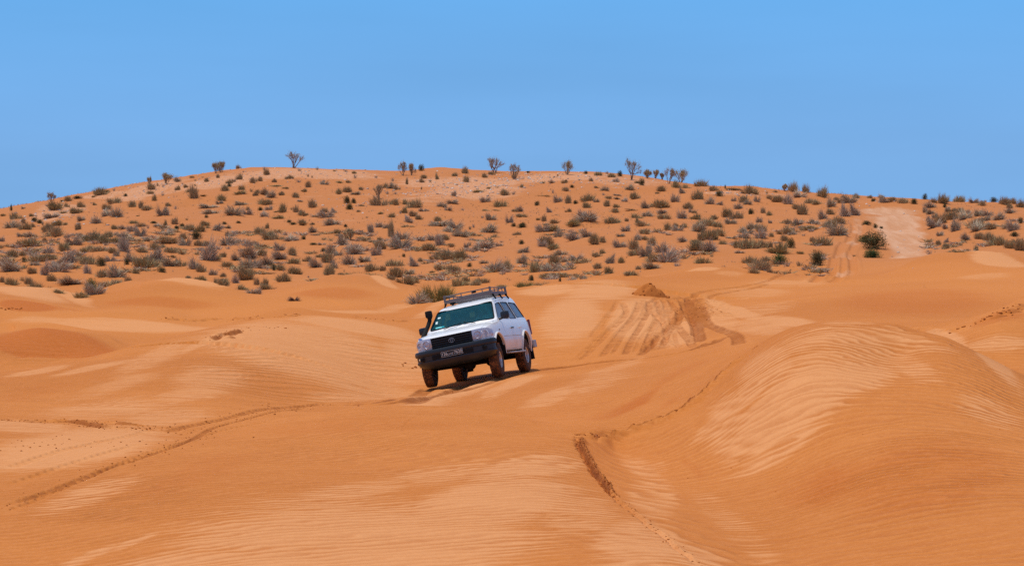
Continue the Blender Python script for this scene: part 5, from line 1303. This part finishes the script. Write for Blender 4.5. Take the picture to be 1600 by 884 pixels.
me_ = bpy.data.meshes.new("bumper"); bm.to_mesh(me_); bm.free(); smooth_by_angle(me_, 40)
bumper = part("front_bumper", me_, plastic)
bm = bmesh.new()
box(bm, (2.325, 0, .632), (.03, 1.0, .085), bev=.008); part("intake", bm, black, bumper)
for s in (1, -1):
    bm = bmesh.new(); box(bm, (2.222, s * .72, .632), (.06, .20, .08), rot=Matrix.Rotation(-s * .45, 3, 'Z'), bev=.012); part("lamp_recess", bm, black, bumper)
bm = bmesh.new(); bmesh.ops.create_uvsphere(bm, u_segments=20, v_segments=12, radius=1.0)
bmesh.ops.scale(bm, vec=(.035, .052, .040), verts=bm.verts); bmesh.ops.translate(bm, vec=(2.205, -.80, .632), verts=bm.verts)
part("fog_lamp", bm, amber, bumper, smooth_=True)
# number plate
PLX = 2.375
bm = bmesh.new(); box(bm, (PLX, 0, .655), (.012, .53, .125), bev=.004); plate = part("number_plate", bm, plate_m)
bm = bmesh.new()
for z in (.597, .713): box(bm, (PLX + .009, 0, z), (.004, .52, .005))
for y in (-.2585, .2585): box(bm, (PLX + .009, y, .655), (.004, .005, .112))
part("plate_border", bm, white_m, plate)
def text_obj(name, s, size, y, z, parent, mat, x=PLX + .0095, bold=.0006):
    cu = bpy.data.curves.new(name, 'FONT'); cu.body = s; cu.size = size; cu.extrude = .0012; cu.offset = bold
    cu.align_x = 'CENTER'; cu.align_y = 'CENTER'
    t = bpy.data.objects.new(name, cu); col.objects.link(t)
    dg = bpy.context.evaluated_depsgraph_get(); dg.update()
    me_ = bpy.data.meshes.new_from_object(t.evaluated_get(dg)); bpy.data.objects.remove(t)
    me_.transform(Matrix(((0, 0, 1, x), (1, 0, 0, y), (0, 1, 0, z), (0, 0, 0, 1))))
    return part(name, me_, mat, parent)
text_obj("plate_number", "126", .098, -.180, .655, plate, white_m)
text_obj("plate_number", "7620", .098, .150, .655, plate, white_m)
text_obj("plate_country", "\uFEB2\uFEE7\uFEEE\uFE97", .062, -.035, .655, plate, white_m)
# mirrors
for s in (1, -1):
    bm = bmesh.new()
    box(bm, (.70, s * 1.02, 1.335), (.12, .21, .175), bev=.05); pipe(bm, [(.74, s * .86, 1.26), (.72, s * .93, 1.27), (.70, s * .98, 1.28)], .028, 8)
    me_ = bpy.data.meshes.new("m"); bm.to_mesh(me_); bm.free(); smooth_by_angle(me_, 50); mr = part("mirror", me_, plastic)
    bm = bmesh.new(); box(bm, (.637, s * 1.02, 1.335), (.004, .165, .14)); part("mirror_glass", bm, chrome, mr)
# snorkel on the right side
bm = bmesh.new()
pipe(bm, [(1.22, -.93, 1.06), (1.10, -.965, 1.12), (.98, -.965, 1.20), (.86, -.92, 1.32), (.74, -.87, 1.44), (.66, -.83, 1.55), (.64, -.82, 1.62)], [.045, .055, .058, .052, .050, .050, .048], 10)
pipe(bm, [(.64, -.82, 1.60), (.64, -.82, 1.63)], .060, 12)
box(bm, (.66, -.82, 1.71), (.16, .155, .165), bev=.035)
me_ = bpy.data.meshes.new("m"); bm.to_mesh(me_); bm.free(); smooth_by_angle(me_, 50); part("snorkel", me_, black)
# wheels
def make_wheel(cx, cy, cz, s, steer=0.0):
    R = .400; w = .245
    pr = [(.185, -.085), (.205, -.112), (.28, -.125), (.345, -.120), (.380, -.106), (R - .008, -.085), (R, -.05), (R, .05), (R - .008, .085), (.380, .106), (.345, .120), (.28, .125), (.205, .112), (.185, .085)]
    bm = bmesh.new(); lathe_y(bm, pr, 56)
    n0 = len(bm.faces)
    tr = []
    for row, yy in enumerate((-.082, -.042, .002, .046, .084)):
        for k in range(34):
            a = 2 * math.pi * (k + .5 * (row % 2)) / 34
            m_ = Matrix.Rotation(-a, 4, 'Y') @ Matrix.Translation((R - .001 - (.006 if abs(yy) > .07 else 0), yy - .001, 0)) @ Matrix.Rotation(.35 * (1 if row % 2 else -1), 4, 'X')
            r_ = bmesh.ops.create_cube(bm, size=1.0, matrix=m_ @ Matrix.Diagonal((.020, .034, .046, 1)))
    for f in bm.faces: f.material_index = 1 if (f.calc_center_median().xz.length > R - .012 and abs(f.calc_center_median().y) < .125) else 0
    me_ = bpy.data.meshes.new("tyre"); bm.to_mesh(me_); bm.free(); me_.materials.append(rubber); me_.materials.append(dusty)
    rim = bmesh.new()
    lathe_y(rim, [(.187, .090), (.196, .102), (.188, .106), (.176, .094), (.168, .04), (.165, -.10)], 40)
    lathe_y(rim, [(.001, .066), (.045, .069), (.052, .056), (.075, .044), (.075, .01)], 24)
    for k in range(6):
        a = 2 * math.pi * k / 6
        m_ = Matrix.Rotation(-a, 4, 'Y') @ Matrix.Translation((.115, .045, 0)) @ Matrix.Rotation(-.12, 4, 'Z')
        bmesh.ops.create_cube(rim, size=1.0, matrix=m_ @ Matrix.Diagonal((.125, .024, .070, 1)))
    disc = bmesh.new(); lathe_y(disc, [(.001, .0), (.166, .0), (.166, -.02), (.001, -.02)], 30)
    wh = bpy.data.objects.new("wheel", None); wh.parent = car; col.objects.link(wh); wh.empty_display_size = .2
    wh.location = (cx, cy, cz); wh.rotation_euler = (0, random.Random(cx + cy).uniform(0, 1), steer if s > 0 else steer + math.pi)
    o1 = bpy.data.objects.new("tyre", me_); o1.parent = wh; col.objects.link(o1)
    mr_ = bpy.data.meshes.new("rim"); rim.to_mesh(mr_); rim.free(); smooth_by_angle(mr_, 35); mr_.materials.append(alloy)
    o2 = bpy.data.objects.new("rim", mr_); o2.parent = wh; col.objects.link(o2)
    md_ = bpy.data.meshes.new("brake_disc"); disc.to_mesh(md_); disc.free(); md_.materials.append(under)
    o3 = bpy.data.objects.new("brake_disc", md_); o3.parent = wh; col.objects.link(o3)
for sx, sy in ((1, 1), (1, -1), (-1, 1), (-1, -1)):
    make_wheel(sx * WX, sy * .815, .345 if sx > 0 else .385, sy, 0.06 if sx > 0 else 0)
# roof rack
rk = bpy.data.objects.new("roof_rack", None); rk.parent = car; col.objects.link(rk); rk.empty_display_size = .2; rk.location.y = .055
RX0, RX1, RY, Z0, Z1 = .05, -1.55, .575, 1.945, 2.075
bm = bmesh.new()
box(bm, (RX0, 0, Z0), (.035, 2 * RY, .075), bev=.006); box(bm, (RX1, 0, Z0), (.035, 2 * RY, .075), bev=.006)
for s in (1, -1): box(bm, ((RX0 + RX1) / 2, s * RY, Z0), (RX0 - RX1, .035, .075), bev=.006)
part("rack_frame", bm, rackm, rk)
bm = bmesh.new()
pipe(bm, [(RX0, -RY, Z1), (RX0, RY, Z1), (RX1, RY, Z1), (RX1, -RY, Z1)], .014, 6, close=True)
for s in (1, -1):
    for x in (RX0, RX1): box(bm, (x, s * RY, (Z0 + Z1) / 2), (.045, .05, Z1 - Z0 + .05), bev=.006)
    for x in (-.4, -.85, -1.2): box(bm, (x, s * RY, (Z0 + Z1) / 2), (.022, .018, Z1 - Z0))
for y in (-.35, -.15, .12, .38): box(bm, (RX0, y, (Z0 + Z1) / 2), (.016, .02, Z1 - Z0)); box(bm, (RX1, y, (Z0 + Z1) / 2), (.016, .02, Z1 - Z0))
part("guard_rail", bm, rackm, rk)
bm = bmesh.new()
for x in np.linspace(RX0 - .15, RX1 + .12, 8): box(bm, (x, 0, Z0 - .012), (.045, 2 * RY - .03, .018))
for y in np.linspace(-.4, .4, 3): box(bm, ((RX0 + RX1) / 2, y, Z0 + .008), (RX0 - RX1 - .04, .03, .018))
part("rack_floor", bm, rackm, rk)
for s in (1, -1):
    for x in (-.05, -.75, -1.42):
        bm = bmesh.new(); pipe(bm, [(x, s * .585, Z0 - .03), (x, s * .615, 1.86), (x + .0, s * .655, 1.785)], .02, 6); box(bm, (x, s * .60, 1.895), (.05, .05, .04)); part("rack_foot", bm, black, rk)
bm = bmesh.new(); box(bm, (RX0, .18, Z1 - .03), (.05, .09, .05), bev=.01); box(bm, (RX0 - .1, -.42, Z0 - .06), (.12, .12, .05), bev=.01); part("rack_clamps", bm, black, rk)
# rear parts, steps, flaps
bm = bmesh.new(); box(bm, (-2.50, 0, .60), (.16, 1.78, .20), bev=.03); box(bm, (-2.36, .90, .60), (.30, .08, .19), bev=.02); box(bm, (-2.36, -.90, .60), (.30, .08, .19), bev=.02); part("rear_bumper", bm, stepm)
for s in (1, -1):
    bm = bmesh.new(); box(bm, (-2.385, s * .865, 1.03), (.05, .07, .38), bev=.015); part("tail_light", bm, redl)
    bm = bmesh.new(); box(bm, (-.05, s * .935, .435), (1.62, .15, .035), bev=.01)
    for x in (.5, -.1, -.7): box(bm, (x, s * .80, .45), (.05, .25, .03))
    part("side_step", bm, stepm)
    bm = bmesh.new(); box(bm, (-1.965, s * .80, .40), (.02, .28, .36), bev=.005); part("mud_flap", bm, black)
    bm = bmesh.new(); box(bm, (1.18, s * .965 - s * .03, 1.0), (.05, .02, .03), bev=.006); part("side_repeater", bm, amber if s < 0 else plastic)
    bm = bmesh.new(); box(bm, (1.0, s * .83, .52), (.02, .24, .22), bev=.005); part("mud_flap", bm, black)
# underbody
bm = bmesh.new()
for s in (1, -1): box(bm, (-.1, s * .42, .47), (4.2, .08, .13), bev=.01)
box(bm, (1.55, 0, .42), (.9, .78, .10), bev=.02); box(bm, (.35, 0, .45), (1.1, .35, .16), bev=.03); box(bm, (-1.9, 0, .5), (.6, .9, .14), bev=.03); box(bm, (-.5, -.25, .44), (.9, .35, .16), bev=.04)
part("chassis", bm, under)
for cx, cz, dy in ((WX, .345, .18), (-WX, .385, 0)):
    bm = bmesh.new(); pipe(bm, [(cx, -.70, cz), (cx, .70, cz)], .045, 10)
    u = bmesh.ops.create_uvsphere(bm, u_segments=16, v_segments=10, radius=.14)['verts']; bmesh.ops.translate(bm, vec=(cx, dy, cz - .005), verts=u)
    for s in (1, -1): pipe(bm, [(cx, s * .5, cz), (cx - .1, s * .48, .62)], .035, 8); box(bm, (cx, s * .66, cz), (.16, .05, .22), bev=.03)
    pipe(bm, [(cx + .15, -.68, cz - .02), (cx + .15, .68, cz - .02)], .016, 6)
    part("axle", bm, under)
# cabin
bm = bmesh.new(); box(bm, (.72, 0, 1.12), (.55, 1.62, .24), bev=.06); box(bm, (-.6, 0, .62), (2.9, 1.6, .06)); part("dashboard", bm, black)
bm = bmesh.new(); pipe(bm, [(.52 + .05 * math.sin(t), .40 + .18 * math.cos(t), 1.20 + .17 * math.sin(t)) for t in np.linspace(0, 2 * math.pi, 25)[:-1]], .014, 6, close=True)
pipe(bm, [(.52, .40, 1.20), (.70, .40, 1.12)], .03, 8); box(bm, (.525, .40, 1.20), (.02, .30, .04)); part("steering_wheel", bm, black)
def seat(x, y, w):
    bm = bmesh.new(); box(bm, (x + .22, y, .86), (.52, w, .16), bev=.05); box(bm, (x - .08, y, 1.20), (.14, w, .62), rot=None, bev=.05)
    for q in ([0] if w < .7 else [-.4, 0, .4]): box(bm, (x - .10, y + q, 1.57), (.09, .26, .16), bev=.035)
    part("seat", bm, seatm)
seat(-.10, .40, .50); seat(-.10, -.40, .50); seat(-1.0, 0, 1.30)
# stickers and small marks
def on_ws(y, z, w, h_, mat, name):
    x = .95 - (z - 1.27) / .475 * .67 + .065 * (1 - (y / .8) ** 2) * math.sin(math.pi * (z - 1.27) / .5)
    bm = bmesh.new(); box(bm, (x - .012, y, z), (.002, w, h_), rot=None)
    bmesh.ops.rotate(bm, cent=(x - .012, y, z), matrix=Matrix.Rotation(-math.atan2(.67, .475), 3, 'Y'), verts=bm.verts)
    return part(name, bm, mat, ws_o)
cy_m = M_new("sticker_cyan", (0.10, 0.62, 0.66), .5); wh_m = M_new("sticker_white", (0.55, 0.72, 0.74), .5)
on_ws(-.56, 1.345, .22, .05, cy_m, "sticker"); on_ws(-.62, 1.58, .07, .06, wh_m, "sticker"); on_ws(-.665, 1.47, .05, .10, wh_m, "sticker")
bm = bmesh.new(); bmesh.ops.create_cone(bm, cap_ends=True, segments=20, radius1=.045, radius2=.045, depth=.006, matrix=Matrix.Translation((2.035, -.775, 1.112)) @ Matrix.Rotation(-.38, 4, 'X') @ Matrix.Rotation(.5, 4, 'Y'))
part("badge", bm, M_new("blue_badge", (0.02, 0.09, 0.30), .4))
bm = bmesh.new()
for s in (1, -1): pipe(bm, [(.985, s * .35, 1.275), (.94, s * .05, 1.345), (.915, -s * .02 + .1, 1.36)] if s > 0 else [(.985, -.45, 1.275), (.955, -.15, 1.33), (.93, .0, 1.345)], .008, 5)
part("wiper", bm, black)

# the body leans further than its axles
ROLL = Matrix.Translation((0, .03, .55)) @ Matrix.Rotation(.05, 4, 'X') @ Matrix.Translation((0, 0, -.55))
for o in list(car.children):
    if o.name.split('.')[0] not in ('wheel', 'axle'):
        o.matrix_local = ROLL @ (Matrix.Translation(o.location) if o.location.length else Matrix.Identity(4))

# ------------------------------------------------------------------ the driver
def person(loc):
    V_ = {}; edges = []; bm = bmesh.new(); rad = []
    J = [("pel", (0, 0, .0), .15), ("waist", (-.04, 0, .18), .14), ("chest", (-.05, 0, .38), .155), ("neck0", (-.04, 0, .52), .075), ("neck1", (-.02, 0, .59), .055),
         ("ls", (-.04, .19, .47), .07), ("le", (.12, .27, .26), .05), ("lw", (.36, .17, .34), .035), ("rs", (-.04, -.19, .47), .07), ("re", (.12, -.27, .26), .05), ("rw", (.36, -.17, .34), .035),
         ("lh", (.06, .10, -.02), .10), ("lk", (.46, .13, .02), .075), ("rh", (.06, -.10, -.02), .10), ("rk", (.46, -.13, .02), .075), ("lf", (.55, .13, -.32), .05), ("rf", (.55, -.13, -.32), .05)]
    E_ = [("pel", "waist"), ("waist", "chest"), ("chest", "neck0"), ("neck0", "neck1"), ("chest", "ls"), ("ls", "le"), ("le", "lw"), ("chest", "rs"), ("rs", "re"), ("re", "rw"), ("pel", "lh"), ("lh", "lk"), ("lk", "lf"), ("pel", "rh"), ("rh", "rk"), ("rk", "rf")]
    me_ = bpy.data.meshes.new("person"); ix = {n: i for i, (n, _, _) in enumerate(J)}
    me_.from_pydata([c for _, c, _ in J], [(ix[a], ix[b]) for a, b in E_], [])
    o = bpy.data.objects.new("person", me_); col.objects.link(o)
    sk = o.modifiers.new("s", 'SKIN')
    for i, (_, _, r) in enumerate(J): me_.skin_vertices[0].data[i].radius = (r, r)
    me_.skin_vertices[0].data[0].use_root = True
    sb = o.modifiers.new("u", 'SUBSURF'); sb.levels = 2
    dg = bpy.context.evaluated_depsgraph_get(); dg.update()
    body = bpy.data.meshes.new_from_object(o.evaluated_get(dg)); bpy.data.objects.remove(o)
    bm.from_mesh(body)
    # head with nose and ears, hands closed on the wheel
    h = bmesh.ops.create_uvsphere(bm, u_segments=20, v_segments=14, radius=1)['verts']
    for v in h:
        x, y, z = v.co; k = 1 - .22 * max(0, -z)
        v.co = (x * .100 * (1 - .1 * max(0, -z)) + .01, y * .078 * k, z * .122 + .70)
        if v.co.x > .085 and abs(v.co.y) < .018 and .66 < v.co.z < .71: v.co.x += .022
    for s in (1, -1):
        e = bmesh.ops.create_uvsphere(bm, u_segments=8, v_segments=6, radius=.02)['verts']; bmesh.ops.scale(bm, vec=(1, .4, 1.5), verts=e); bmesh.ops.translate(bm, vec=(.0, s * .079, .70), verts=e)
        pm_ = bmesh.ops.create_uvsphere(bm, u_segments=10, v_segments=8, radius=1)['verts']; bmesh.ops.scale(bm, vec=(.045, .022, .04), verts=pm_); bmesh.ops.translate(bm, vec=(.40, s * .17, .355), verts=pm_)
        for k in range(4): pipe(bm, [(.42, s * .17, .375 - k * .02), (.455, s * .165, .378 - k * .02), (.462, s * .150, .374 - k * .02), (.445, s * .140, .37 - k * .02)], [.010, .009, .009, .008], 6)
        pipe(bm, [(.40, s * .155, .375), (.425, s * .140, .390), (.445, s * .138, .385)], [.012, .010, .009], 6)
    cloth = M_new("driver_shirt", (.52, .44, .33), .9); skin_ = M_new("driver_skin", (.32, .18, .11), .6)
    me2 = bpy.data.meshes.new("person"); 
    for f in bm.faces: f.material_index = 1 if (f.calc_center_median().z > .545 or f.calc_center_median().x > .34 and f.calc_center_median().z > .28) else 0; f.smooth = True
    bm.to_mesh(me2); bm.free(); me2.materials.append(cloth); me2.materials.append(skin_)
    o = bpy.data.objects.new("person", me2); col.objects.link(o)
    o.matrix_world = car.matrix_world @ ROLL @ Matrix.Translation(loc)
    bm = bmesh.new(); h = bmesh.ops.create_uvsphere(bm, u_segments=20, v_segments=14, radius=1)['verts']
    for v in h: v.co = (v.co.x * .112 - .012, v.co.y * .095, v.co.z * .125 + .725)
    bmesh.ops.delete(bm, geom=[v for v in bm.verts if v.co.x > .055 and v.co.z < .755], context='VERTS')
    pipe(bm, [(-.02, .10, .70), (-.0, .13, .60), (.03, .17, .50), (.04, .16, .42)], [.03, .045, .045, .02], 8)
    bmesh.ops.solidify(bm, geom=list(bm.faces), thickness=.008)
    hs = part("headscarf", bm, M_new("cream_cloth", (.78, .70, .55), .9), o, smooth_=True)
    return o
drv = person((.17, .40, .90))
tag(drv, "person with a cream headscarf holding the steering wheel behind the teal windscreen", "person")
